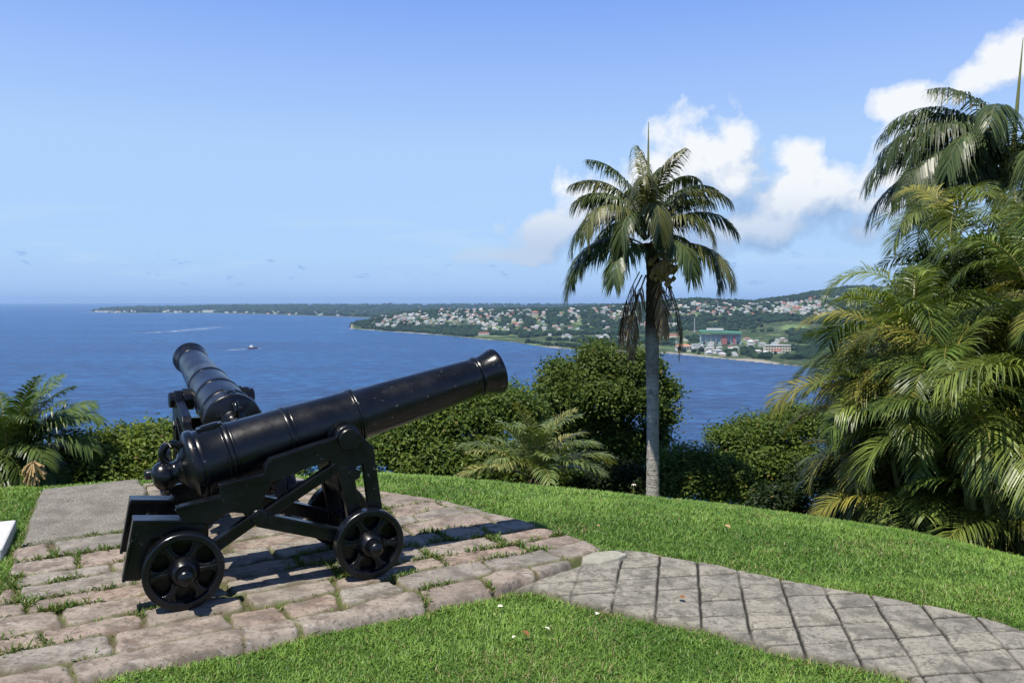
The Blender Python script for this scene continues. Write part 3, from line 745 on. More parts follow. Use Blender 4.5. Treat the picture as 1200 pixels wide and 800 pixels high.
# ---------------------------------------------------------------- areca palm clumps
def areca(px, d, base_w, stems, tops, label, seed, nf=(4, 6), flen=(1.05, 1.5), yel=.35):
    rr = np.random.default_rng(seed)
    bx, by = at(px, 600, d)[:2]; gz = float(groundz(bx, by)) - .05
    root = empty('areca_palm', (bx, by, gz)); ori = np.array([bx, by, gz])
    st = MB(); cnt = 0
    for k in range(stems):
        a = rr.uniform(0, 2*PI); q = base_w*math.sqrt(rr.random())
        x, y = q*math.cos(a), q*math.sin(a)*.8
        h = rr.uniform(*tops)*(1 - .35*(q/base_w)**2); z0 = float(groundz(bx+x, by+y)) - gz - .1
        lean = .12 + .18*q/base_w
        top = np.array([x + math.cos(a)*h*lean*.5, y + math.sin(a)*h*lean*.5, max(z0+.4, h)])
        st.tube([(x, y, z0), ((x+top[0])/2 - .04*math.cos(a), (y+top[1])/2, (z0+top[2])/2), top], [.035, .030, .024], 7)
        n = rr.integers(nf[0], nf[1]+1); ph = rr.uniform(0, 2*PI)
        for j in range(n):
            az = ph + 2*PI*j/n + rr.uniform(-.4, .4)
            # lean outwards
            az = math.atan2(math.sin(az) + .55*math.sin(a)*q/base_w, math.cos(az) + .55*math.cos(a)*q/base_w)
            el = math.radians(rr.uniform(50, 90)); Lf = rr.uniform(*flen)
            ye = rr.random()
            c1 = (.36, .33, .060) if ye < yel*.50 else ((.215, .275, .050) if ye < .75 else (.125, .190, .036))
            frond(root, 'frond', (0, 0, 0), top + np.array([0, 0, rr.uniform(-.25, .05)]), az, el, Lf, math.radians(rr.uniform(100, 165)), 64, .37*Lf/1.3, .0150, .50, (.024, .046, .009), c1, cr=(.30, .24, .055),
                  vang=.42, fwd=.80, t0=.2, rr=.012, twist=rr.uniform(-.7, .7), bend=1.25, seg=12); cnt += 1
    st.build('stems', M['stem_green'], root, smooth=True)
    tag(root, label, 'areca palm', 'bushy palms along the right edge of the lawn')
    return cnt
areca(1046, 9.0, .40, 18, (.4, 2.6), 'bushy yellow green palm nearest to the bay, at the left end of the thicket', 3, nf=(5, 6), yel=.8, flen=(.95, 1.25))
areca(1118, 8.3, .55, 18, (.3, 3.1), 'dense bushy palm in the middle of the thicket beyond the lawn', 4, nf=(5, 6), yel=.5, flen=(1.1, 1.5))
areca(1215, 7.3, .60, 18, (.3, 3.2), 'tall bushy palm cut off by the right edge of the photo', 5, nf=(5, 6), flen=(1.1, 1.5))
areca(1215, 10.6, .65, 18, (3.2, 5.6), 'tallest pale green palm at the back of the thicket', 6, nf=(5, 6), flen=(1.3, 1.8))
areca(1160, 10.2, .60, 18, (2.2, 5.0), 'tall palm at the back of the thicket with fronds reaching left over the rest', 16, nf=(5, 6), flen=(1.2, 1.7))
areca(1112, 9.4, .5, 18, (1.4, 4.1), 'bushy palm behind the front row with fronds arching up to the left', 8, nf=(5, 6), flen=(1.1, 1.5))
areca(1165, 9.2, .5, 17, (1.0, 4.0), 'bushy palm packed between the front and back rows of the thicket', 18, nf=(5, 6), flen=(1.1, 1.5))
areca(1330, 8.6, .7, 14, (1.6, 4.0), 'bushy palm furthest right, only its frond tips reaching into the photo', 9)

def low_palm():
    d = 7.6
    bx, by = at(14, 600, d)[:2]; gz = float(groundz(bx, by)) - .03
    root = empty('young_palm', (bx, by, gz)); ori = np.array([bx, by, gz]); cr = at(10, 540, d) - ori; S = d/F*.86
    trunk_np(root, 'trunk', [(0, 0, -.1), cr*.5, cr], [.15, .13, .09], topz=-5, ring=.1)
    for (az, el, ln, dr) in [(70, 82, 100, 40), (20, 72, 118, 72), (0, 62, 112, 118), (-25, 52, 106, 118), (-55, 46, 104, 120), (-90, 50, 106, 120), (-120, 50, 108, 110), (-150, 58, 110, 100), (178, 60, 112, 96), (150, 66, 106, 80),
                             (110, 62, 106, 90), (40, 50, 100, 100), (-10, 30, 96, 100), (-70, 22, 92, 95), (-105, 26, 95, 90), (-40, 74, 92, 80), (-130, 76, 96, 70), (-35, 18, 90, 90), (200, 30, 96, 100), (60, 66, 100, 80), (85, 76, 112, 66), (10, 66, 116, 100), (-35, 62, 100, 120), (-75, 60, 100, 126), (-110, 40, 100, 110), (-48, 34, 94, 100), (-92, 36, 92, 105), (30, 84, 108, 50), (-10, 78, 112, 66), (15, 70, 118, 92), (50, 76, 106, 60), (-60, 80, 104, 70), (130, 80, 104, 55), (-20, 84, 106, 40), (0, 74, 108, 84)]:
        a = math.radians(az); p0 = cr + np.array([.06*math.cos(a), .06*math.sin(a), R.uniform(-.12, .06)])
        frond(root, 'frond', (0, 0, 0), p0, a, math.radians(el), ln*S*(1.2 if el > 60 else .80), math.radians(dr), 58, .28, .019, .55, (.028, .062, .014), (.125, .175, .038), cr=(.24, .22, .07), vang=.42, fwd=.85, t0=.2, rr=.014, twist=R.uniform(-.6, .6), seg=12)
    b = MB()
    c0 = at(40, 556, d-.62) - ori
    for k in range(60):
        v = R.normal(0, 1, 3); v /= np.linalg.norm(v); p = c0 + v*np.array([.10, .07, .12])
        b.tube([c0 + v*.02 + (0, 0, .10), p], [.006, .010], 5)
    b.build('dry_flower_stalk', M['dry_tan'], root)
    tag(root, 'low bushy palm with a tan dried flower stalk at the left edge beside the platform', 'palm tree')
low_palm()

def cycad():
    d = 9.3
    bx, by = at(630, 600, d)[:2]; gz = float(groundz(bx, by)) - .03
    root = empty('young_palm', (bx, by, gz)); ori = np.array([bx, by, gz]); cr = at(628, 560, d) - ori; S = d/F
    trunk_np(root, 'trunk', [(0, 0, -.15), cr*.6, cr], [.12, .11, .07], topz=-5, ring=.1)
    for k in range(30):
        az = 2*PI*k*.382 + R.uniform(-.2, .2); el = math.radians([84, 66, 52, 38, 24][k % 5] + R.uniform(-6, 6))
        frond(root, 'frond', (0, 0, 0), cr + np.array([.03*math.cos(az), .03*math.sin(az), 0]), az, el, R.uniform(84, 108)*S, math.radians(R.uniform(48, 84)), 40, .27, .019, .45, (.045, .085, .020), (.20, .25, .08) if k % 4 else (.33, .31, .10), cr=(.25, .22, .08), vang=.5, fwd=.95, t0=.2, rr=.012, seg=11, twist=R.uniform(-.4, .4))
    tag(root, 'young feathery palm growing low between the hedge and the leafy tree', 'palm tree')
cycad()

# ---------------------------------------------------------------- broadleaf shrubs and trees
def leafy(name, label, cat, base_px, d, lobes, nleaf, leaf, c_lo, c_hi, group=None, trunk_r=.06, seed=1, twig=24, sig=.085, limbs=True, stems=1):
    """lobes: (px, py, depth offset, radius px x, radius px y, radius depth m); one trunk mesh and one crown mesh"""
    rr = np.random.default_rng(seed)
    bx, by = at(base_px, 580, d)[:2]; gz = float(groundz(bx, by)) - .1
    root = empty(name, (bx, by, gz)); ori = np.array([bx, by, gz])
    Ls = []
    for (px, py, dd, rx, ry, rd) in lobes:
        c = at(px, py, d+dd) - ori; s = (d+dd)/F; Ls.append((c, np.array([rx*s, rd, ry*s])))
    # limbs
    tb = MB()
    for si in range(stems):
        off = np.array([rr.uniform(-.25, .25), rr.uniform(-.1, .1), 0]) if stems > 1 else np.zeros(3)
        cm = np.mean([l[0] for l in Ls], 0); fork = np.array([cm[0]*.4, cm[1]*.4, cm[2]*.42]) + off
        tb.tube([off + (0, 0, -.2), fork*.5 + off*.5, fork], [trunk_r*1.3, trunk_r, trunk_r*.9], 9)
        for (c, r) in Ls:
            mid = (fork + c)/2 + rr.normal(0, .08, 3); tb.tube([fork, mid, c, c + np.array([rr.normal(0, .3)*r[0], rr.normal(0, .3)*r[1], r[2]*.6])], [trunk_r*.7, trunk_r*.5, trunk_r*.3, trunk_r*.1], 7)
            for q in range(3):
                v = rr.normal(0, 1, 3); v /= np.linalg.norm(v); tb.tube([mid*.4 + c*.6, c + v*r*.5, c + v*r*.85], [trunk_r*.32, trunk_r*.22, trunk_r*.07], 5)
    tb.build('trunk', M['bark'], root, smooth=True)
    area = np.array([r[0]*r[2] + r[0]*r[1] + r[1]*r[2] for c, r in Ls]); p = area/area.sum()
    nt = nleaf//twig
    li = rr.choice(len(Ls), nt, p=p)
    C = np.array([l[0] for l in Ls])[li]; Rr = np.array([l[1] for l in Ls])[li]
    v = rr.normal(0, 1, (nt, 3)); v /= np.linalg.norm(v, axis=1)[:, None]
    v[:, 2] = np.where(v[:, 2] < -.35, -v[:, 2]*.6, v[:, 2])
    lump = .70 + .52*fbm(v[:, 0]*2.4 + li*3.1 + 10, (v[:, 1]+v[:, 2]*1.3)*2.4 + 20, seed, 2)
    rad = lump*(1 - np.abs(rr.normal(0, .14, nt))) + np.where(rr.random(nt) < .07, rr.uniform(.05, .26, nt), 0)
    tw = C + v*Rr*rad[:, None]
    # drop twigs buried deep inside another lobe
    deep = np.zeros(nt, bool)
    for k, (c, r) in enumerate(Ls):
        q = np.linalg.norm((tw - c)/r, axis=1); deep |= (q < .55) & (li != k)
    # gaps: patches without twigs
    gap = fbm(tw[:, 0]*2.6 + 5, tw[:, 2]*2.6 + tw[:, 1]*1.3, seed+9, 3) < .36
    ok = ~deep & ~gap & (tw[:, 2] > .05); tw, v = tw[ok], v[ok]; nt = len(tw)
    k = twig; n = nt*k
    P = np.repeat(tw, k, 0) + rr.normal(0, sig, (n, 3))*[1, 1, .8]
    o = np.repeat(v, k, 0)
    nrm = o*.55 + [0, 0, .75] + rr.normal(0, .55, (n, 3)); nrm /= np.linalg.norm(nrm, axis=1)[:, None]
    a = np.cross(nrm, rr.normal(0, 1, (n, 3))); a /= np.linalg.norm(a, axis=1)[:, None]; b = np.cross(nrm, a)
    ln = leaf*rr.uniform(.7, 1.3, n); w = ln*.30
    V = np.zeros((n, 4, 3)); V[:, 0] = P - a*(ln/2)[:, None]; V[:, 2] = P + a*(ln/2)[:, None] - nrm*(ln*.12)[:, None]
    V[:, 1] = P + b*w[:, None] + nrm*(w*.30)[:, None]; V[:, 3] = P - b*w[:, None] + nrm*(w*.30)[:, None]
    tone = np.clip(.5 + rr.normal(0, .22, n) + np.repeat(rr.normal(0, .30, nt), k), 0, 1)[:, None]
    c = np.array(c_lo)*(1-tone) + np.array(c_hi)*tone
    c = np.where((rr.random(n) < .012)[:, None], np.array([.20, .16, .04]), c)
    mesh_np('crown', V.reshape(-1, 3), np.arange(n*4).reshape(n, 4), None, M['leaf'], np.repeat(c, 4, 0), root)
    tag(root, label, cat, group)
    return root
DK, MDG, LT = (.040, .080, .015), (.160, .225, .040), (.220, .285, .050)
HG = 'shrubs and trees beyond the lawn edge'
# hedge at the left, beyond the platform
leafy('shrub', 'low bright green shrub beside the left palm, below the sea', 'shrub', 120, 8.2, [(102, 545, 0, 34, 34, .4), (140, 540, .1, 38, 36, .45), (120, 560, -.3, 40, 26, .3), (75, 560, .3, 34, 34, .4), (110, 578, -.4, 50, 20, .25)], 34000, .048, DK, LT, HG, .03, 21, sig=.075, stems=2)
leafy('shrub', 'bright green shrub right behind the breech of the front cannon', 'shrub', 195, 8.3, [(185, 530, 0, 36, 34, .4), (222, 530, .1, 38, 38, .45), (262, 545, .1, 40, 44, .5), (205, 555, -.3, 42, 28, .3), (165, 550, -.1, 30, 32, .3), (215, 570, -.4, 60, 16, .25)], 36000, .048, DK, LT, HG, .03, 22, sig=.075, stems=2)
leafy('shrub', 'shrub mostly hidden behind the barrel of the front cannon', 'shrub', 340, 8.5, [(310, 550, 0, 40, 40, .4), (360, 545, 0, 40, 44, .45), (405, 545, 0, 38, 46, .45)], 20000, .048, DK, MDG, HG, .03, 23, sig=.075, stems=2)
# hedge in the middle
leafy('shrub', 'broad dark green bush under the muzzle of the front cannon', 'bush', 500, 11.0, [(455, 535, 0, 36, 36, .45), (492, 512, .2, 42, 44, .6), (540, 498, .4, 48, 48, .7), (590, 492, .5, 42, 40, .6), (520, 548, -.3, 58, 28, .5), (575, 545, -.2, 40, 34, .45), (470, 560, -.4, 40, 18, .3), (610, 565, -.3, 50, 24, .35), (655, 560, 0, 34, 26, .35)], 90000, .062, DK, MDG, HG, .06, 24, sig=.095, stems=2)
# the round tree left of the palm
leafy('leafy_tree', 'round leafy dark tree standing behind the tall palm trunk', 'tree', 708, 15.5, [(652, 468, 0, 28, 26, .6), (676, 440, .2, 34, 26, .6), (712, 428, .3, 36, 24, .7), (742, 440, .1, 30, 26, .6), (700, 468, -.5, 40, 26, .6), (744, 476, -.2, 30, 24, .5), (776, 462, .2, 17, 15, .35), (780, 490, .1, 14, 10, .3), (645, 505, -.1, 24, 26, .45), (690, 505, -.3, 34, 24, .5), (728, 516, -.1, 26, 22, .45), (675, 545, 0, 38, 26, .5), (748, 540, .2, 30, 26, .45), (765, 515, .1, 14, 16, .3)], 92000, .076, (.036, .070, .014), (.130, .182, .032), HG, .11, 25, sig=.13)
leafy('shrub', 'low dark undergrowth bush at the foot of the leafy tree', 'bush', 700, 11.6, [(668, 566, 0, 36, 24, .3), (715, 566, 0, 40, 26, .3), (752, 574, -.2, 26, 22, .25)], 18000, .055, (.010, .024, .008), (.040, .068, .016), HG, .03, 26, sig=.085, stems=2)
# right of the palm
leafy('shrub', 'low rounded bush immediately right of the tall palm trunk', 'bush', 812, 11.6, [(805, 558, 0, 38, 36, .5), (840, 566, -.1, 38, 32, .45), (788, 572, -.3, 26, 26, .3), (860, 582, -.3, 34, 24, .35)], 30000, .050, DK, MDG, HG, .04, 27, sig=.085, stems=2)
leafy('leafy_tree', 'spreading dark tree with layered branches left of the palm thicket', 'tree', 895, 13.5, [(862, 514, 0, 30, 11, .5), (900, 504, .2, 34, 15, .6), (938, 502, .3, 36, 28, .6), (878, 538, -.2, 40, 17, .6), (925, 545, -.2, 44, 26, .6), (846, 552, 0, 32, 15, .5), (900, 566, -.2, 40, 18, .5), (900, 580, -.3, 44, 32, .5)], 64000, .060, DK, MDG, HG, .08, 28, sig=.10)
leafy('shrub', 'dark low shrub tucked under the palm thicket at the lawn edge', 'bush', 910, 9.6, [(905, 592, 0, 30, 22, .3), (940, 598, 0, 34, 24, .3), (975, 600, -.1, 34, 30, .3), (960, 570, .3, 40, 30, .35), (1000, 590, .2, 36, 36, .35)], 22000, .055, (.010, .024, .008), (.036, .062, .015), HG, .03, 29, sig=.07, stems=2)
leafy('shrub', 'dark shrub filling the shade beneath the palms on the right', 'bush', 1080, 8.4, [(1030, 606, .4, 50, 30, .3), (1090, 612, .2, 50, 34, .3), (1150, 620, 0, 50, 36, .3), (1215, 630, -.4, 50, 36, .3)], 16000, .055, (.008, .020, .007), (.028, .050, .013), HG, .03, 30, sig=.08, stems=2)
leafy('shrub', 'added dark leaf mass standing for the deep shade between the palms', 'bush', 1080, 10.8, [(1040, 480, 0, 50, 70, .5), (1070, 400, 0, 50, 60, .5), (1110, 340, 0, 50, 50, .5), (1110, 470, -.2, 60, 80, .5), (1030, 560, 0, 60, 50, .5), (1120, 560, 0, 70, 60, .5)], 24000, .085, (.022, .044, .010), (.075, .115, .022), HG, .05, 31, sig=.11, stems=2)  # added leaf fill, coloured dark for the shaded inside of the thicket
leafy('shrub', 'added dark leaf mass for the shade behind the palms at the right edge', 'bush', 1200, 11.2, [(1170, 330, 0, 60, 60, .5), (1230, 350, 0, 60, 70, .5), (1190, 440, 0, 70, 80, .5), (1200, 560, 0, 80, 70, .5)], 20000, .085, (.022, .044, .010), (.075, .115, .022), HG, .05, 32, sig=.11, stems=2)  # second added fill closing see-through gaps, inner shade put into its leaf colour
# small white flower spray below the leafy tree
b = MB(); p = at(742, 568, 10.9); g0 = float(groundz(p[0], p[1])); root = empty('white_flower', (p[0], p[1], g0))
st = MB(); st.tube([(0, 0, -.03), (.01, 0, p[2]-g0)], .006, 6); st.build('stalk', M['stem_green'], root)
for k in range(7):
    a = 2*PI*k/7; c = np.array([.01, 0, p[2]-g0]); b.add([c, c + (math.cos(a-.35)*.026, math.sin(a-.35)*.02, .012), c + (math.cos(a)*.045, math.sin(a)*.03, -.01), c + (math.cos(a+.35)*.026, math.sin(a+.35)*.02, .012)], [(0, 1, 2, 3)])
b.build('petals', M['pale_petal'], root); tag(root, 'single small white bloom among the shrubs left of the palm trunk', 'flower')

# ---------------------------------------------------------------- white slab at the left edge, leaves on the lawn
b = MB()
e0 = np.array([-3.25, 4.93]); e1 = np.array([-3.56, 5.56]); w = np.array([-.62, -.28])
z0 = LAWN - .03
b.add([(*e0, z0), (*e1, z0), (*(e1+w), z0), (*(e0+w), z0), (*e0, .02), (*e1, .03), (*(e1+w), .03), (*(e0+w), .02)], [(3,2,1,0),(4,5,6,7),(0,1,5,4),(1,2,6,5),(2,3,7,6),(3,0,4,7)])
o = b.build('painted_slab', M['white_lime'], bevel=.012); tag(o, 'white painted stone slab lying in the grass at the left edge', 'slab')
if o.data.polygons[0].normal.z > 0: o.data.flip_normals()
def leaf_obj(name, px, py, size, mat, label, cat, grp, z=None):
    g = gnd(px, py, LAWN + .02); zz = (float(groundz(g[0], g[1])) + .045) if z is None else z
    b = MB(); n = 7
    V = []; 
    for i in range(n):
        t = i/(n-1); wd = math.sin(PI*min(1, t*.95+.04))*.36*size
        V += [(-wd, (t-.5)*size, .25*wd + .12*size*math.sin(t*3)), (0, (t-.5)*size, .12*size*math.sin(t*3)), (wd, (t-.5)*size, .3*wd + .12*size*math.sin(t*3))]
    b.add(V, [(i*3+k, i*3+k+1, i*3+k+4, i*3+k+3) for i in range(n-1) for k in (0, 1)])
    o = b.build(name, M[mat], smooth=True); o.location = (g[0], g[1], zz); o.rotation_euler = (rnd.uniform(-.3, .3), rnd.uniform(-.3, .3), rnd.uniform(0, 6)); tag(o, label, cat, grp)
b = MB(); c0 = gnd(705, 650); ps = [(-.16, -.05), (-.05, -.10), (.10, -.07), (.19, -.01), (.14, .08), (.0, .11), (-.12, .06)]
b.add([(x, y, -.06) for x, y in ps] + [(x*.9, y*.88, -.008 + .006*math.sin(11*x+5*y)) for x, y in ps], [tuple(range(6, -1, -1)), tuple(range(7, 14))] + [(i, (i+1) % 7, 7+(i+1) % 7, 7+i) for i in range(7)])
simple('pale_stone', (.29, .28, .23), .85, .5, 22, .6, .2)
o = b.build('flat_stone', M['pale_stone'], bevel=.008); o.location = (c0[0], c0[1], 0); o.rotation_euler = (0, 0, .3); tag(o, 'pale grey green loose stone where the paving meets the scored path', 'stone')
FL = 'fallen leaves'
leaf_obj('fallen_leaf', 615, 749, .05, 'fallen_leaf', 'curled brown leaf lying in the front grass below the path corner', 'leaf', FL)
leaf_obj('fallen_leaf', 799, 707, .04, 'fallen_leaf', 'brown leaf lying on the scored concrete path', 'leaf', FL, z=.0)
leaf_obj('fallen_leaf', 700, 618, .04, 'dry_tan', 'tan leaf lying on the lawn beyond the paving tip', 'leaf', FL)
leaf_obj('fallen_leaf', 853, 613, .045, 'dry_tan', 'pale tan leaf on the back lawn right of the palm trunk', 'leaf', FL)
for px, py in ((603, 753), (641, 743), (586, 716), (700, 725)):
    leaf_obj('fallen_petal', px, py, .030, 'pale_petal', 'tiny white petal lying in the front grass', 'petal', 'white petals on the front grass', None)

# ---------------------------------------------------------------- sea
def sea():
    rr = np.concatenate([[0], np.geomspace(150, 44000, 60)]); th = np.linspace(0, 2*PI, 181)
    Tg, Rg = np.meshgrid(th, rr, indexing='ij')
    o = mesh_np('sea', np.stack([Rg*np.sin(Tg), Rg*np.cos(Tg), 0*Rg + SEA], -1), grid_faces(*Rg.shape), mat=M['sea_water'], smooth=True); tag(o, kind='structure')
sea()
def sea_at(x, y): return gnd(x, y, SEA)
def foam(name, pts_px, wpx, label):
    """streak of white water along a line of points on the sea surface"""
    P = np.array([sea_at(*p) for p in pts_px]); t = np.linspace(0, 1, len(P)); tt = np.linspace(0, 1, 30)
    C = np.stack([np.interp(tt, t, P[:, k]) for k in (0, 1)], -1); d = np.gradient(C, axis=0); d /= np.linalg.norm(d, axis=1)[:, None]; nn = np.stack([-d[:, 1], d[:, 0]], -1)
    V = []; A = []
    for j, s in enumerate(np.linspace(-1, 1, 7)):
        V.append(np.concatenate([C + nn*wpx*s*(.5+.5*np.sin(tt*PI))[:, None], np.full((30, 1), SEA+.35)], 1)); A.append((1-abs(s)**1.5)*np.sin(tt*PI)**.5)
    o = mesh_np(name, np.stack(V, 1), grid_faces(30, 7), None, M['sea_foam'], attrs={'foam': np.stack(A, 1).ravel()}); tag(o, label, 'foam', kind='stuff')
foam('reef_foam', [(150, 391), (200, 388.5), (230, 386), (262, 382.5)], 75, 'long pale streak of surf over a shoal in the bay')
foam('boat_wake', [(268, 410.5), (276, 409.6), (290, 408.7), (311, 407.6)], 24, 'white wake trailing behind the small boat')
foam('surf_line', [(82, 366.4), (100, 366), (128, 365.8), (140, 366)], 260, 'white surf breaking off the tip of the far peninsula')
foam('surf_line', [(404, 386.2), (414, 385.8), (426, 386.2), (440, 387)], 28, 'white surf at the foot of the wooded headland')
# boat
bp = sea_at(296, 408.4)
root = empty('boat', (bp[0], bp[1], SEA), math.radians(8)); k = 1.25
h = MB(); prof = [(-11, 1.2, 2.8, .2), (-6, 3.0, 3.2, -.6), (0, 3.2, 2.7, -.8), (6, 2.8, 3.0, -.6), (10, 1.3, 3.6, 0), (12.5, .1, 4.0, 1.2)]
V = []; 
for (x, w, zt, zb) in prof: V += [(x*k, -w*k, zt*k), (x*k, -w*.6*k, zb*k), (x*k, w*.6*k, zb*k), (x*k, w*k, zt*k)]
h.add(V, [(i*4+j, i*4+4+j, i*4+5+j, i*4+1+j) for i in range(5) for j in range(3)] + [(i*4+3, i*4+7, i*4+4, i*4) for i in range(5)] + [(0, 1, 2, 3)]); h.build('hull', M['hull_rust'], root)
c = MB(); c.box(-7*k, 1*k, -2*k, 2*k, 2.7*k, 6.0*k); c.box(-5*k, -.5*k, -1.6*k, 1.6*k, 6.01*k, 8.2*k); c.build('cabin', M['hull_white'], root, bevel=.1)
c = MB(); c.tube([(2*k, 0, 2.5*k), (2*k, 0, 11*k)], .2, 6); c.build('mast', M['steel'], root)
tag(root, 'small boat with white cabin moving across the bay', 'boat')

# ---------------------------------------------------------------- far land across the bay
COASTB = [(411, 385), (425, 386), (450, 388), (480, 390), (515, 393), (560, 397), (600, 400.5), (640, 407), (690, 411), (720, 412), (785, 414.5), (830, 419), (900, 426), (930, 429), (1000, 437), (1100, 450), (1300, 470), (1500, 480)]
RIDGE = [(411, 380, 3900), (430, 377, 4000), (470, 368, 4300), (520, 362.5, 4800), (560, 362.5, 4800), (640, 362.5, 4300), (700, 360.5, 4300), (740, 357, 4400), (780, 353, 4400), (815, 350.5, 4300), (850, 352.5, 4300), (880, 353.5, 4300), (905, 350.5, 4300), (930, 347, 4300), (955, 342, 4400), (985, 337, 4500), (1050, 334, 4500), (1200, 336, 4500), (1500, 345, 4500)]
COASTA = [(104, 365.0), (130, 366.6), (240, 366.8), (304, 368), (360, 370), (400, 371.2), (440, 373), (520, 375), (1500, 380)]
SKYA = [(104, 363.8), (135, 361.5), (200, 360), (280, 358.6), (400, 358), (600, 357.5), (700, 357.5), (1500, 357)]
H0 = CAMZ - SEA
def landz(px, d):
    """height above the sea of the far land, by bearing (as pixel column) and distance"""
    px = np.asarray(px, float); d = np.asarray(d, float)
    X = (px-600)/F*d
    def dc(tab): return H0*F/(np.interp(px, [a for a, b in tab], [b for a, b in tab]) - 352.0)
    wig = (fbm(X*.006, d*.0015, 201, 3)-.5)
    c = dc(COASTB)*(1 + wig*.02); df = np.interp(px, [a[0] for a in RIDGE], [a[2] for a in RIDGE]); yr = np.interp(px, [a[0] for a in RIDGE], [a[1] for a in RIDGE])
    zr = H0 - (yr-352)/F*df
    t = (d-c)/np.maximum(df-c, 50)
    zb = np.where(t < 0, -6 + np.maximum(t, -.2)*60, 2.2 + (zr-2.2)*np.clip(sstep(.10, 1.12, t)*1.02, 0, 1))
    zb = zb + np.where(t > .12, (fbm(X*.0045, d*.0045, 203, 4)-.5)*34*sstep(.12, .4, t)*(1-sstep(.75, 1.0, t)*.8), 0)
    zb = np.where(t > 1, zb - (zr*.9)*sstep(1.0, 1.7, t), zb)
    zb = np.where(px < 411, -8, zb)
    inl = sstep(445, 436, px)*sstep(4100, 4300, d); zb = zb - inl*60
    ca = dc(COASTA)*(1 + wig*.02); ya = np.interp(px, [a for a, b in SKYA], [b for a, b in SKYA]); da = 12000.0
    za_r = H0 - (ya-352)/F*da
    ta = (d-ca)/(da-ca)
    za = np.where(ta < 0, -8, 2 + (za_r-2)*sstep(.02, 1.0, ta)); za = np.where(ta > 1.05, za - 60*sstep(1.05, 1.6, ta), za)
    za = za + np.where(ta > .1, (fbm(X*.0016, d*.0016, 207, 4)-.5)*22, 0)
    za = np.where(px < 104, -8, za)
    return np.maximum(zb, za), np.where(zb > za, t*np.maximum(df-c, 50), ta*(da-ca))
def landpt(px, d):
    return np.stack([(np.asarray(px)-600)/F*d, np.asarray(d, float)*np.ones_like(np.asarray(px, float)), SEA + landz(px, d)[0]], -1)
def far_land():
    px = np.concatenate([np.arange(80, 405, 3.0), np.arange(405, 450, .9), np.arange(450, 1000, 1.8), np.arange(1000, 1500, 8.0)])
    d = np.concatenate([np.arange(1000, 5200, 26.0), np.geomspace(5226, 16500, 90)])
    P, D = np.meshgrid(px, d, indexing='ij')
    Z, inl = landz(P, D)
    V = np.stack([(P-600)/F*D, D, SEA + Z], -1)
    q = grid_faces(*P.shape); keep = (Z.ravel()[q] > -5.5).any(1)
    sand = (1-sstep(8, 60, inl + (fbm(V[..., 0]*.016, V[..., 1]*.006, 211, 4)-.42)*170))
    o = mesh_np('far_hills', V.reshape(-1, 3), q[keep], None, M['far_ground'], smooth=True, attrs={'sand': sand.ravel()}); tag(o, kind='structure')
far_land()
def hit(px, py):
    """first distance along this bearing at which the sight line meets the land"""
    d = np.arange(1300, 14000, 12.0); z, inl = landz(np.full_like(d, px), d)
    line = H0 - (py-352.0)/F*d
    k = np.argmax((z >= line) & (z > 1.0))
    return float(d[k]) if (z[k] >= line[k] and z[k] > 1.0) else None
placed = []
def ico(sub=1):
    import bmesh
    bm = bmesh.new(); bmesh.ops.create_icosphere(bm, subdivisions=sub, radius=1.0)
    v = np.array([x.co[:] for x in bm.verts]); f = np.array([[x.index for x in fa.verts] for fa in bm.faces]); bm.free(); return v, f

# houses
hv = []
def house_mesh(name, w, l, h, rh, wall, roof, flat=False):
    b = MB(); b.box(-w/2, w/2, -l/2, l/2, -4, h)
    nw = len(b.f)
    if flat: b.box(-w/2-.4, w/2+.4, -l/2-.4, l/2+.4, h+.01, h+.6)
    else:
        e = .7; b.add([(-w/2-e, -l/2-e, h+.01), (w/2+e, -l/2-e, h+.01), (w/2+e, l/2+e, h+.01), (-w/2-e, l/2+e, h+.01), (-w*.28, 0, h+rh), (w*.28, 0, h+rh)], [(3,2,1,0),(0,1,5,4),(1,2,5),(2,3,4,5),(3,0,4)])
    nr = len(b.f)
    for s in (-.3, 0, .3): b.box(w*s-.8, w*s+.8, -l/2-.08, -l/2+.05, 1.0, 2.6)
    me = bpy.data.meshes.new(name); me.from_pydata(b.v, [], b.f)
    for mm in (wall, roof, 'glass_dark'): me.materials.append(M[mm])
    for i, p in enumerate(me.polygons): p.material_index = 0 if i < nw else (1 if i < nr else 2)
    return me
HM = [house_mesh('house', 13, 10, 5.5, 2.8, 'wall_white', 'roof_red'), house_mesh('house', 16, 11, 6.5, 2.6, 'wall_white', 'roof_grey'), house_mesh('house', 14, 10, 6.5, 2.6, 'wall_cream', 'roof_white'),
      house_mesh('house', 12, 10, 5, 2.8, 'wall_pink', 'roof_red'), house_mesh('house', 18, 12, 8, 0, 'wall_white', 'roof_white', True), house_mesh('house', 14, 11, 5, 2.6, 'wall_white', 'roof_white')]
HD = ['white house with a red hipped roof', 'white house with a grey hipped roof', 'cream house with a pale roof', 'pink house with a red roof', 'white flat roofed block', 'white house with a white roof']
HCL = [((440, 468, 371, 383), 14, 'on the wooded headland'), ((466, 582, 362, 380), 74, 'in the dense town on the headland'), ((560, 642, 364, 388), 30, 'on the slope beyond the muzzle'),
       ((655, 684, 362.5, 369), 8, 'on the ridge left of the tall palm'), ((690, 746, 357, 372), 26, 'on the ridge beside the palm trunk'), ((735, 800, 376, 392), 8, 'in the clearing beside the palm trunk'),
       ((783, 935, 355.5, 368), 64, 'in the band below the hilltop'), ((925, 982, 347, 372), 24, 'on the hillside beside the thicket'), ((785, 925, 400, 416), 22, 'on the shore below the stadium'),
       ((112, 335, 364.9, 366.6), 34, 'on the flat far peninsula')]
nh = 0
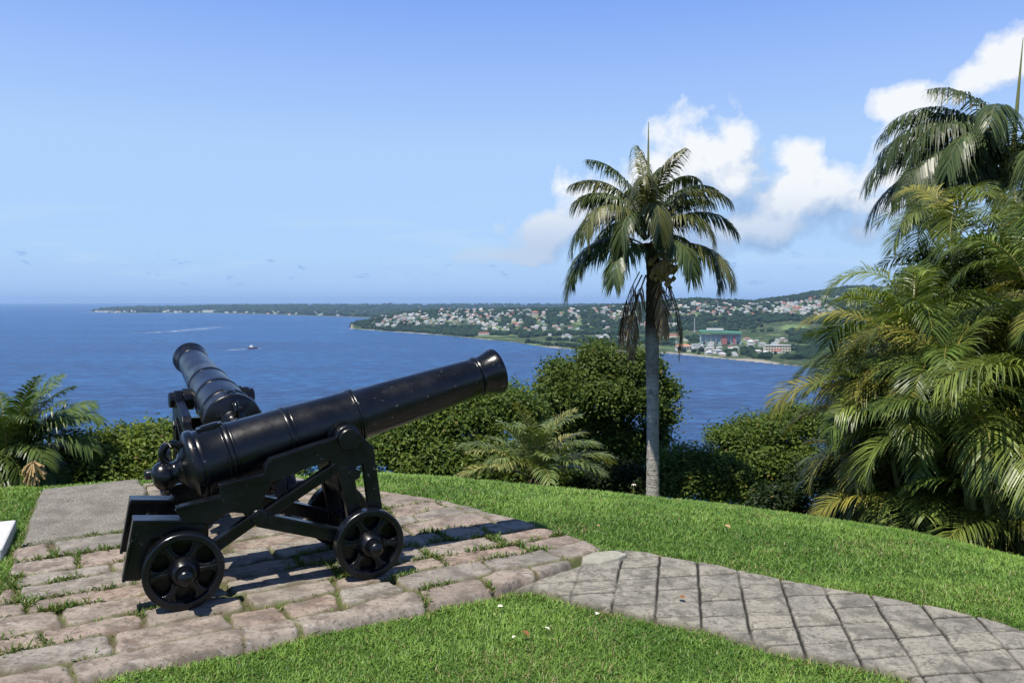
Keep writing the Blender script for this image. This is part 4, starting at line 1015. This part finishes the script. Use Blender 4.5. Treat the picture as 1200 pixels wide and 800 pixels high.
for (x0, x1, y0, y1), cnt, where in HCL:
    k = 0; tries = 0
    far = 'peninsula' in where
    while k < cnt and tries < cnt*12:
        tries += 1
        px = rnd.uniform(x0, x1); py = rnd.uniform(y0, y1)
        if not far and 'shore' not in where and fbm(px*.09, py*.22, 301, 2) < .40 and rnd.random() < .8: continue
        if far and rnd.random() < .5: px = x0 + (px-x0)*.45
        d = hit(px, py)
        if d is None or (d > 5600 and not far): continue
        if 'shore' in where and landz(px, d)[1] < 60: continue
        P = landpt(px, d)
        if any((P[0]-q[0])**2 + (P[1]-q[1])**2 < (18 if not far else 30)**2 for q in placed): continue
        placed.append(P)
        v = rnd.choice([0, 1, 1, 2, 3, 4, 4, 5, 5]) if not far else rnd.choice([4, 4, 5])
        o = bpy.data.objects.new('house', HM[v]); COL.objects.link(o); o.location = P
        s = rnd.uniform(.8, 1.3)*(1.8 if far else 1.0); o.scale = (s*rnd.uniform(.9, 1.4), s, s*rnd.uniform(.9, 1.2)); o.rotation_euler = (0, 0, rnd.uniform(-.7, .7))
        tag(o, 'small ' + HD[v] + ' ' + where, 'house', 'distant houses ' + where); k += 1; nh += 1
print('houses', nh)

def far_building(name, px, py, w, dp, h, label, floors=0, wall='wall_white', roof='roof_white', rz=0.0, cat='building', hip=0.0, bays=8):
    d = hit(px, py); P = landpt(px, d); placed.append(P); placed.append(P + (w*.3, 0, 0)); placed.append(P - (w*.3, 0, 0))
    root = empty(name, P, rz)
    b = MB(); b.box(-w/2, w/2, -dp/2, dp/2, -5, h); b.build('wall', M[wall], root)
    r = MB()
    if hip: r.add([(-w/2-1, -dp/2-1, h+.02), (w/2+1, -dp/2-1, h+.02), (w/2+1, dp/2+1, h+.02), (-w/2-1, dp/2+1, h+.02), (-w/2+dp*.4, 0, h+hip), (w/2-dp*.4, 0, h+hip)], [(3,2,1,0),(0,1,5,4),(1,2,5),(2,3,4,5),(3,0,4)])
    else: r.box(-w/2-.8, w/2+.8, -dp/2-.8, dp/2+.8, h+.02, h+1.0)
    r.build('roof', M[roof], root)
    for f in range(floors):
        z0 = h*(f+.30)/floors; z1 = h*(f+.78)/floors
        for k in range(bays):
            x = -w/2 + w*(k+.5)/bays; g = MB(); g.box(x-w/bays*.33, x+w/bays*.33, -dp/2-.25, -dp/2+.05, z0, z1); g.build('window', M['glass_dark'], root)
    tag(root, label, cat); return root
def stadium():
    px, py = 845, 404.5; d = hit(px, py); P = landpt(px, d); s = d/F; w = 46*s; h = 17*s
    root = empty('stadium', P, math.radians(-6)); placed.append(P); placed.append(P + (w*.3, 0, 0)); placed.append(P - (w*.3, 0, 0))
    b = MB(); b.box(-w/2, w/2, 0, 26, -5, h*.42); b.prism([(-w/2, h*.42), (w/2, h*.42), (w/2, h*.72), (-w/2, h*.72)], 6, 26); b.build('wall', M['wall_teal'], root)
    b = MB()
    for k in range(5): b.box(-w/2+1, w/2-1, -2+k*2.2, 0.0+k*2.2+.1, h*.40+k*h*.06, h*.46+k*h*.06)
    b.build('seating', M['wall_grey'], root)
    b = MB(); V = [(-w/2-3, -10, h*.88), (w/2+3, -10, h*.80), (w/2+3, 30, h*.90), (-w/2-3, 30, h*1.0)]; b.add(V + [(x, y, z+2.2) for x, y, z in V], [(3,2,1,0),(4,5,6,7),(0,1,5,4),(1,2,6,5),(2,3,7,6),(3,0,4,7)]); b.build('roof', M['roof_green'], root)
    for k in range(9):
        x = -w/2 + w*k/8; b = MB(); b.box(x-.6, x+.6, -3, -1.8, -4, h*.82); b.build('column', M['wall_white'], root)
    for (x0, x1) in ((.02, .15), (.30, .36)):
        b = MB(); b.box(w*x0, w*x1, -4.5, -3.4, h*.06, h*.66); b.build('red_panel', M['red_panel'], root)
    for x0 in (-.40, -.26, -.12, .20, .42):
        b = MB(); b.box(w*x0-5, w*x0+5, -.4, .3, h*.06, h*.24); b.build('window', M['glass_dark'], root)
    b = MB(); b.box(-w*.34, w*.08, 12, 22, h*1.02, h*1.16); b.build('roof_cabin', M['wall_white'], root)
    tag(root, 'long stadium stand with a green roof and red panels on the far shore', 'stadium')
stadium()
# the smaller houses beyond the first three hundred, as one mass
def more_houses():
    V = []; Q = []; T = []; mats = []; n = 0; cnt = 0
    base = [(468, 590, 361.5, 382, 190), (560, 660, 363, 390, 80), (655, 750, 356, 374, 60), (640, 800, 376, 398, 40), (783, 985, 352, 370, 190), (900, 985, 345, 372, 40), (790, 930, 398, 418, 60), (445, 470, 370, 383, 20), (114, 430, 364.6, 370, 110)]
    for (x0, x1, y0, y1, c) in base:
        c = int(c*.55)
        for _ in range(c*4):
            if c <= 0: break
            px = rnd.uniform(x0, x1); py = rnd.uniform(y0, y1)
            if fbm(px*.09, py*.22, 301, 2) < .42 and rnd.random() < .7: continue
            d = hit(px, py)
            if d is None: continue
            P = landpt(px, d)
            if landz(px, d)[1] < 55 or any((P[0]-q[0])**2 + (P[1]-q[1])**2 < 15**2 for q in placed): continue
            placed.append(P); c -= 1; cnt += 1
            far = d > 5600; s = rnd.uniform(.8, 1.2)*(2.0 if far else 1)
            w, l, h, rh = 6*s*rnd.uniform(.9, 1.5), 5*s, 5.0*s, 2.4*s; a = rnd.uniform(-.7, .7); ca, sa = math.cos(a), math.sin(a)
            loc = [(-w,-l,-4),(w,-l,-4),(w,l,-4),(-w,l,-4),(-w,-l,h),(w,-l,h),(w,l,h),(-w,l,h),(-w-.6,-l-.6,h+.02),(w+.6,-l-.6,h+.02),(w+.6,l+.6,h+.02),(-w-.6,l+.6,h+.02),(-w*.55,0,h+rh),(w*.55,0,h+rh)]
            V += [(P[0]+x*ca-y*sa, P[1]+x*sa+y*ca, P[2]+z) for x, y, z in loc]
            Q += [tuple(n+i for i in f) for f in ((0,1,5,4),(1,2,6,5),(2,3,7,6),(3,0,4,7),(8,9,13,12),(10,11,12,13))]; T += [(n+9, n+10, n+13), (n+11, n+8, n+12)]
            wc = rnd.choice([(.62,.60,.56)]*3 + [(.5,.49,.46)] + [(.66,.58,.44), (.60,.42,.34), (.45,.55,.60)]); rc = rnd.choice([(.36,.13,.08), (.34,.34,.34), (.45,.45,.43), (.58,.58,.56), (.2,.3,.26)])
            mats += [wc]*8 + [rc]*6; n += 14
    m, nt = nmat('house_paint'); finish(nt, attr(nt, 'Col', 'Color'), .7); 
    o = mesh_np('distant_houses', V, Q, T, m, np.array(mats)); tag(o, 'crowd of tiny pale houses filling the town across the bay', 'houses', kind='stuff'); print('more houses', cnt)
far_building('white_building', 801, 411.5, 40, 20, 13, 'white building with an orange roof on the shore left of the stadium', 1, 'wall_white', 'roof_orange', .05, hip=6, bays=6)
far_building('white_building', 911, 413.5, 66, 18, 20, 'long pale block with rows of windows beside the palm thicket', 3, 'wall_cream', 'roof_white', -.03, bays=9)
far_building('white_building', 706, 396.5, 46, 20, 10, 'long low white shed left of the tall palm trunk', 0, 'wall_white', 'roof_white', .04)
far_building('white_building', 734, 398, 62, 18, 8, 'longest low white shed beside the tall palm trunk', 0, 'wall_white', 'roof_grey', 0)
far_building('white_building', 664, 395.5, 34, 18, 9, 'small white hall behind the coastal trees', 0, 'wall_white', 'roof_grey', -.1)
far_building('white_building', 567, 392.5, 44, 14, 8, 'low white building by the beach right of the cannon muzzle', 0, 'wall_white', 'roof_red', .05, hip=3)
far_building('white_building', 627, 371, 30, 20, 20, 'large pale house among trees in the middle of the slope', 2, 'wall_cream', 'roof_red', .1, hip=6, bays=5)
far_building('white_building', 790, 395, 44, 14, 8, 'low cream building with red roof right of the palm trunk', 0, 'wall_cream', 'roof_red', 0, hip=3)
far_building('white_building', 246, 366, 130, 60, 26, 'wide white hotel by the water on the far peninsula', 0, 'wall_white', 'roof_white', 0)
d = hit(814, 390); P = landpt(814, d); s = d/F
b = MB()
for (x, y) in ((-1.6, -1.6), (1.6, -1.6), (1.6, 1.6), (-1.6, 1.6)): b.tube([(x, y, -3), (x*.25, y*.25, 18*s)], .55, 5)
for k in range(8):
    z = 18*s*k/8; q = 1.6*(1-.75*k/8); b.tube([(-q, -q, z), (q, -q, z + 2*s), (q, q, z), (-q, q, z + 2*s), (-q, -q, z)], .35, 4)
o = b.build('radio_mast', M['steel']); o.location = P; tag(o, 'thin steel lattice mast above the stadium', 'mast')

more_houses()
# wooded cover of the far land
def forest():
    v1, f1 = ico(1); v2, f2 = ico(2)
    Vs = []; Ts = []; Cs = []; nb = 0
    pl = np.array(placed)
    n = 26000
    px = np.concatenate([R.uniform(408, 1010, n), R.uniform(86, 1000, 9000), R.uniform(1010, 1480, 1500)])
    inv = R.random(len(px))
    cb = H0*F/(np.interp(px, [a for a, b in COASTB], [b for a, b in COASTB])-352); ca = H0*F/(np.interp(px, [a for a, b in COASTA], [b for a, b in COASTA])-352)
    peni = np.zeros(len(px), bool); peni[n:n+9000] = True
    d0 = np.where(peni, ca+330, cb+30); d1 = np.where(peni, 12400, 4700)
    d = np.where(peni, 1/(1/d0 + (1/d1-1/d0)*inv), d0 + (d1-d0)*inv**.8)
    z, inl = landz(px, d)
    X = (px-600)/F*d
    dens = fbm(X*.004, d*.004, 221, 4)
    flat = (~peni) & (inl < 330) & (px > 470)
    ok = (z > 2.0) & (inl > 45) & (dens > np.where(flat, .53, np.where(px < 470, .25, .38)))
    X, d, z, px, peni = X[ok], d[ok], z[ok], px[ok], peni[ok]
    for i in range(len(X)):
        dd = (pl[:, 0]-X[i])**2 + (pl[:, 1]-d[i])**2
        if dd.min() < (15.0 if not peni[i] else 40)**2: continue
        # keep the sight line to houses just behind clear
        m = (pl[:, 1] > d[i]) & (pl[:, 1] < d[i] + 130) & (np.abs(pl[:, 0]-X[i]) < 14)
        if m.any() and R.random() < .96: continue
        s = R.uniform(5.5, 11)*(1.0 if not peni[i] else 2.4)
        vb, fb = (v1, f1)
        a = R.random()*6.28; c_, s_ = math.cos(a), math.sin(a)
        vv = vb*np.array([s*R.uniform(.8, 1.3), s*R.uniform(.8, 1.3), s*R.uniform(.65, 1.0)])*(1 + R.normal(0, .16, (len(vb), 1)))
        vv = np.stack([vv[:, 0]*c_ - vv[:, 1]*s_, vv[:, 0]*s_ + vv[:, 1]*c_, vv[:, 2]], -1)
        Vs.append(vv + [X[i], d[i], SEA + z[i] + s*.55]); Ts.append(fb + nb); nb += len(vb)
        t = R.random(); Cs.append(np.tile(np.array([.006, .020, .010])*(1-t) + np.array([.028, .058, .022])*t, (len(vb), 1)))
    o = mesh_np('forest', np.concatenate(Vs), None, np.concatenate(Ts), M['forest_leaf'], np.concatenate(Cs)); tag(o, 'dark green woods covering the far shore and hills', 'forest', kind='stuff')
    print('forest clumps', len(Vs))
forest()

# ---------------------------------------------------------------- haze
m, nt = nmat('haze_air')
pv = N(nt, 'ShaderNodeVolumePrincipled'); pv.inputs['Color'].default_value = (.45, .68, 1.0, 1); pv.inputs['Density'].default_value = 3.7e-5; pv.inputs['Anisotropy'].default_value = .0
out = N(nt, 'ShaderNodeOutputMaterial'); L(nt, pv.outputs[0], out.inputs['Volume'])
b = MB(); b.box(-46000, 46000, -46000, 46000, SEA-1.0, 130.0)
o = b.build('haze', m); tag(o, kind='stuff')


# ---------------------------------------------------------------- world: Nishita sky and clouds
SUN_EL = math.radians(66); TO_SUN = np.array([-.62, -.78])      # horizontal direction towards the sun
w = bpy.data.worlds.new('World'); SC.world = w; w.use_nodes = True; nt = w.node_tree; nt.nodes.clear()
sky = N(nt, 'ShaderNodeTexSky'); sky.sky_type = 'NISHITA'; sky.sun_disc = False; sky.sun_elevation = SUN_EL
sky.sun_rotation = math.atan2(TO_SUN[0], TO_SUN[1]); sky.altitude = 140; sky.air_density = 1.0; sky.dust_density = .6; sky.ozone_density = 2.0
tc = N(nt, 'ShaderNodeTexCoord'); sp = N(nt, 'ShaderNodeSeparateXYZ'); L(nt, tc.outputs['Generated'], sp.inputs[0])
az = mth(nt, 'ARCTAN2', sp.outputs[0], sp.outputs[1]); el = mth(nt, 'ARCSINE', sp.outputs[2])
# deep tropical blue: the Nishita sky blended with a clear-air gradient by elevation
rp = N(nt, 'ShaderNodeValToRGB'); L(nt, mth(nt, 'DIVIDE', el, math.radians(90), clamp=True), rp.inputs[0])
def srgb(*c): return tuple(((x/255+.055)/1.055)**2.4/.150*1.06 for x in c)
RMP = [(0.0, srgb(146, 188, 243)), (.033, srgb(164, 202, 247)), (.115, srgb(172, 206, 249)), (.18, srgb(151, 186, 248)), (.245, srgb(117, 160, 243)), (.36, srgb(92, 132, 208)), (.6, srgb(84, 112, 165)), (1.0, srgb(80, 104, 150))]
while len(rp.color_ramp.elements) < len(RMP): rp.color_ramp.elements.new(.5)
for e_, (q_, c_) in zip(rp.color_ramp.elements, RMP): e_.position = q_; e_.color = (*c_, 1)
skc = mixc(nt, .85, sky.outputs[0], rp.outputs[0])
def pv2(a, e):
    c = N(nt, 'ShaderNodeCombineXYZ')
    for i, x in enumerate((a, e)):
        if hasattr(x, 'is_output'): L(nt, x, c.inputs[i])
        else: c.inputs[i].default_value = x
    return c.outputs[0]
def azel(px, py):
    r = ray(px, py); return math.atan2(r[0], r[1]), math.atan2(r[2], math.hypot(r[0], r[1]))
# cumulus heads: centre px, radius px (half width, up, down)
CL = [(815, 178, 78, 55, 60), (770, 205, 60, 50, 60), (860, 215, 60, 40, 60), (930, 235, 100, 55, 48), (1000, 228, 70, 46, 50), (940, 180, 40, 26, 40), (690, 235, 60, 40, 60), (650, 270, 80, 34, 40),
      (760, 280, 130, 60, 30), (1062, 112, 44, 20, 26), (1150, 88, 40, 24, 26), (1185, 68, 50, 30, 34), (880, 268, 160, 40, 30), (1060, 215, 60, 60, 50), (600, 300, 70, 16, 16)]
def field(a, e, fine=True):
    env = None
    for (cx, cy, rx, ru, rd) in CL:
        ca, ce = azel(cx, cy)
        da = mth(nt, 'MULTIPLY', mth(nt, 'SUBTRACT', a, ca), F/rx)
        de = mth(nt, 'SUBTRACT', e, ce)
        du = mth(nt, 'MULTIPLY', mth(nt, 'MAXIMUM', de, 0.0), F/ru); dd = mth(nt, 'MULTIPLY', mth(nt, 'MINIMUM', de, 0.0), F/rd); dv = mth(nt, 'ADD', du, dd)
        q = mth(nt, 'SUBTRACT', .90, mth(nt, 'SQRT', mth(nt, 'ADD', mth(nt, 'MULTIPLY', da, da), mth(nt, 'MULTIPLY', dv, dv))))
        env = q if env is None else mth(nt, 'SMOOTH_MAX', env, q, .25)
    env = mth(nt, 'MAXIMUM', env, -1.2)
    n = noise(nt, 15.0, 12, .60, pv2(mth(nt, 'ADD', a, 3.7), mth(nt, 'ADD', e, 1.9)), .1, '2D')
    return mth(nt, 'ADD', mth(nt, 'MULTIPLY', env, 1.15), mth(nt, 'MULTIPLY', mth(nt, 'SUBTRACT', n, .50), 2.3))
fA = field(az, el)
fB = field(mth(nt, 'ADD', az, -.016), mth(nt, 'ADD', el, .024)); fC = field(mth(nt, 'ADD', az, -.035), mth(nt, 'ADD', el, .065), False)      # the same field a little towards the sun
dens = mth(nt, 'POWER', mrange(nt, fA, .0, .55, smooth=False), .9)
lit = mrange(nt, mth(nt, 'ADD', mth(nt, 'MULTIPLY', mth(nt, 'SUBTRACT', fA, fB), .75), mth(nt, 'MULTIPLY', mth(nt, 'SUBTRACT', fA, fC), .45)), -.55, .50, smooth=False)
# bases darker: real bottoms of the clouds face away from the sun
low = mrange(nt, el, azel(0, 285)[1], azel(0, 190)[1])
lit = mth(nt, 'MULTIPLY', lit, mth(nt, 'ADD', .35, mth(nt, 'MULTIPLY', low, .65)))
ccol = mixc(nt, lit, (2.1, 3.2, 5.0), (6.3, 6.45, 6.6))
skc = mixc(nt, mth(nt, 'MULTIPLY', dens, .95), skc, ccol)
# thin veils low over the sea
sv = pv2(mth(nt, 'MULTIPLY', az, 3.0), mth(nt, 'MULTIPLY', el, 26.0)); vn = noise(nt, 1.4, 6, .6, sv, .3, '2D')
veil = mth(nt, 'MULTIPLY', mrange(nt, vn, .50, .72), mth(nt, 'MULTIPLY', mrange(nt, el, azel(0, 345)[1], azel(0, 300)[1]), mrange(nt, el, azel(0, 190)[1], azel(0, 280)[1])))
skc = mixc(nt, mth(nt, 'MULTIPLY', veil, .5), skc, (3.6, 4.9, 6.3))
sv2 = pv2(mth(nt, 'MULTIPLY', az, 9.0), mth(nt, 'MULTIPLY', el, 26.0)); vn2 = noise(nt, 3.1, 5, .6, sv2, .2, '2D')
bits = mth(nt, 'MULTIPLY', mrange(nt, vn2, .63, .72), mth(nt, 'MULTIPLY', mrange(nt, el, azel(0, 338)[1], azel(0, 322)[1]), mrange(nt, el, azel(0, 282)[1], azel(0, 302)[1])))
skc = mixc(nt, mth(nt, 'MULTIPLY', bits, .8), skc, (1.9, 3.1, 5.4))
bg = N(nt, 'ShaderNodeBackground'); bg.inputs[1].default_value = .10; L(nt, skc, bg.inputs[0])
ow = N(nt, 'ShaderNodeOutputWorld'); L(nt, bg.outputs[0], ow.inputs[0])

# ---------------------------------------------------------------- sun, camera, render
ld = bpy.data.lights.new('sun', 'SUN'); ld.energy = 4.2; ld.angle = math.radians(.5); ld.color = (1.0, .94, .84)
so = bpy.data.objects.new('sun', ld); COL.objects.link(so)
ts = Vector((TO_SUN[0]*math.cos(SUN_EL), TO_SUN[1]*math.cos(SUN_EL), math.sin(SUN_EL)))
so.rotation_euler = ts.to_track_quat('Z', 'Y').to_euler(); so.location = (-5, -5, 20)
cd = bpy.data.cameras.new('camera'); cd.sensor_width = 36; cd.lens = 36*F/1200; cd.clip_start = .05; cd.clip_end = 150000
co_ = bpy.data.objects.new('camera', cd); COL.objects.link(co_); co_.location = (0, 0, CAMZ); co_.rotation_euler = (PI/2 - PITCH, 0, 0); SC.camera = co_
vs = SC.view_settings; vs.view_transform = 'Standard'; vs.look = 'None'; vs.exposure = 0.6; vs.gamma = 1.0; vs.use_curve_mapping = False
SC.render.engine = 'CYCLES'; cy = SC.cycles
cy.max_bounces = 6; cy.diffuse_bounces = 2; cy.glossy_bounces = 3; cy.transmission_bounces = 3; cy.transparent_max_bounces = 8; cy.volume_bounces = 0
cy.use_denoising = True
try: cy.denoiser = 'OPENIMAGEDENOISE'; cy.denoising_prefilter = 'ACCURATE'
except Exception: pass
cy.sample_clamp_indirect = 6.0; cy.caustics_reflective = False; cy.caustics_refractive = False
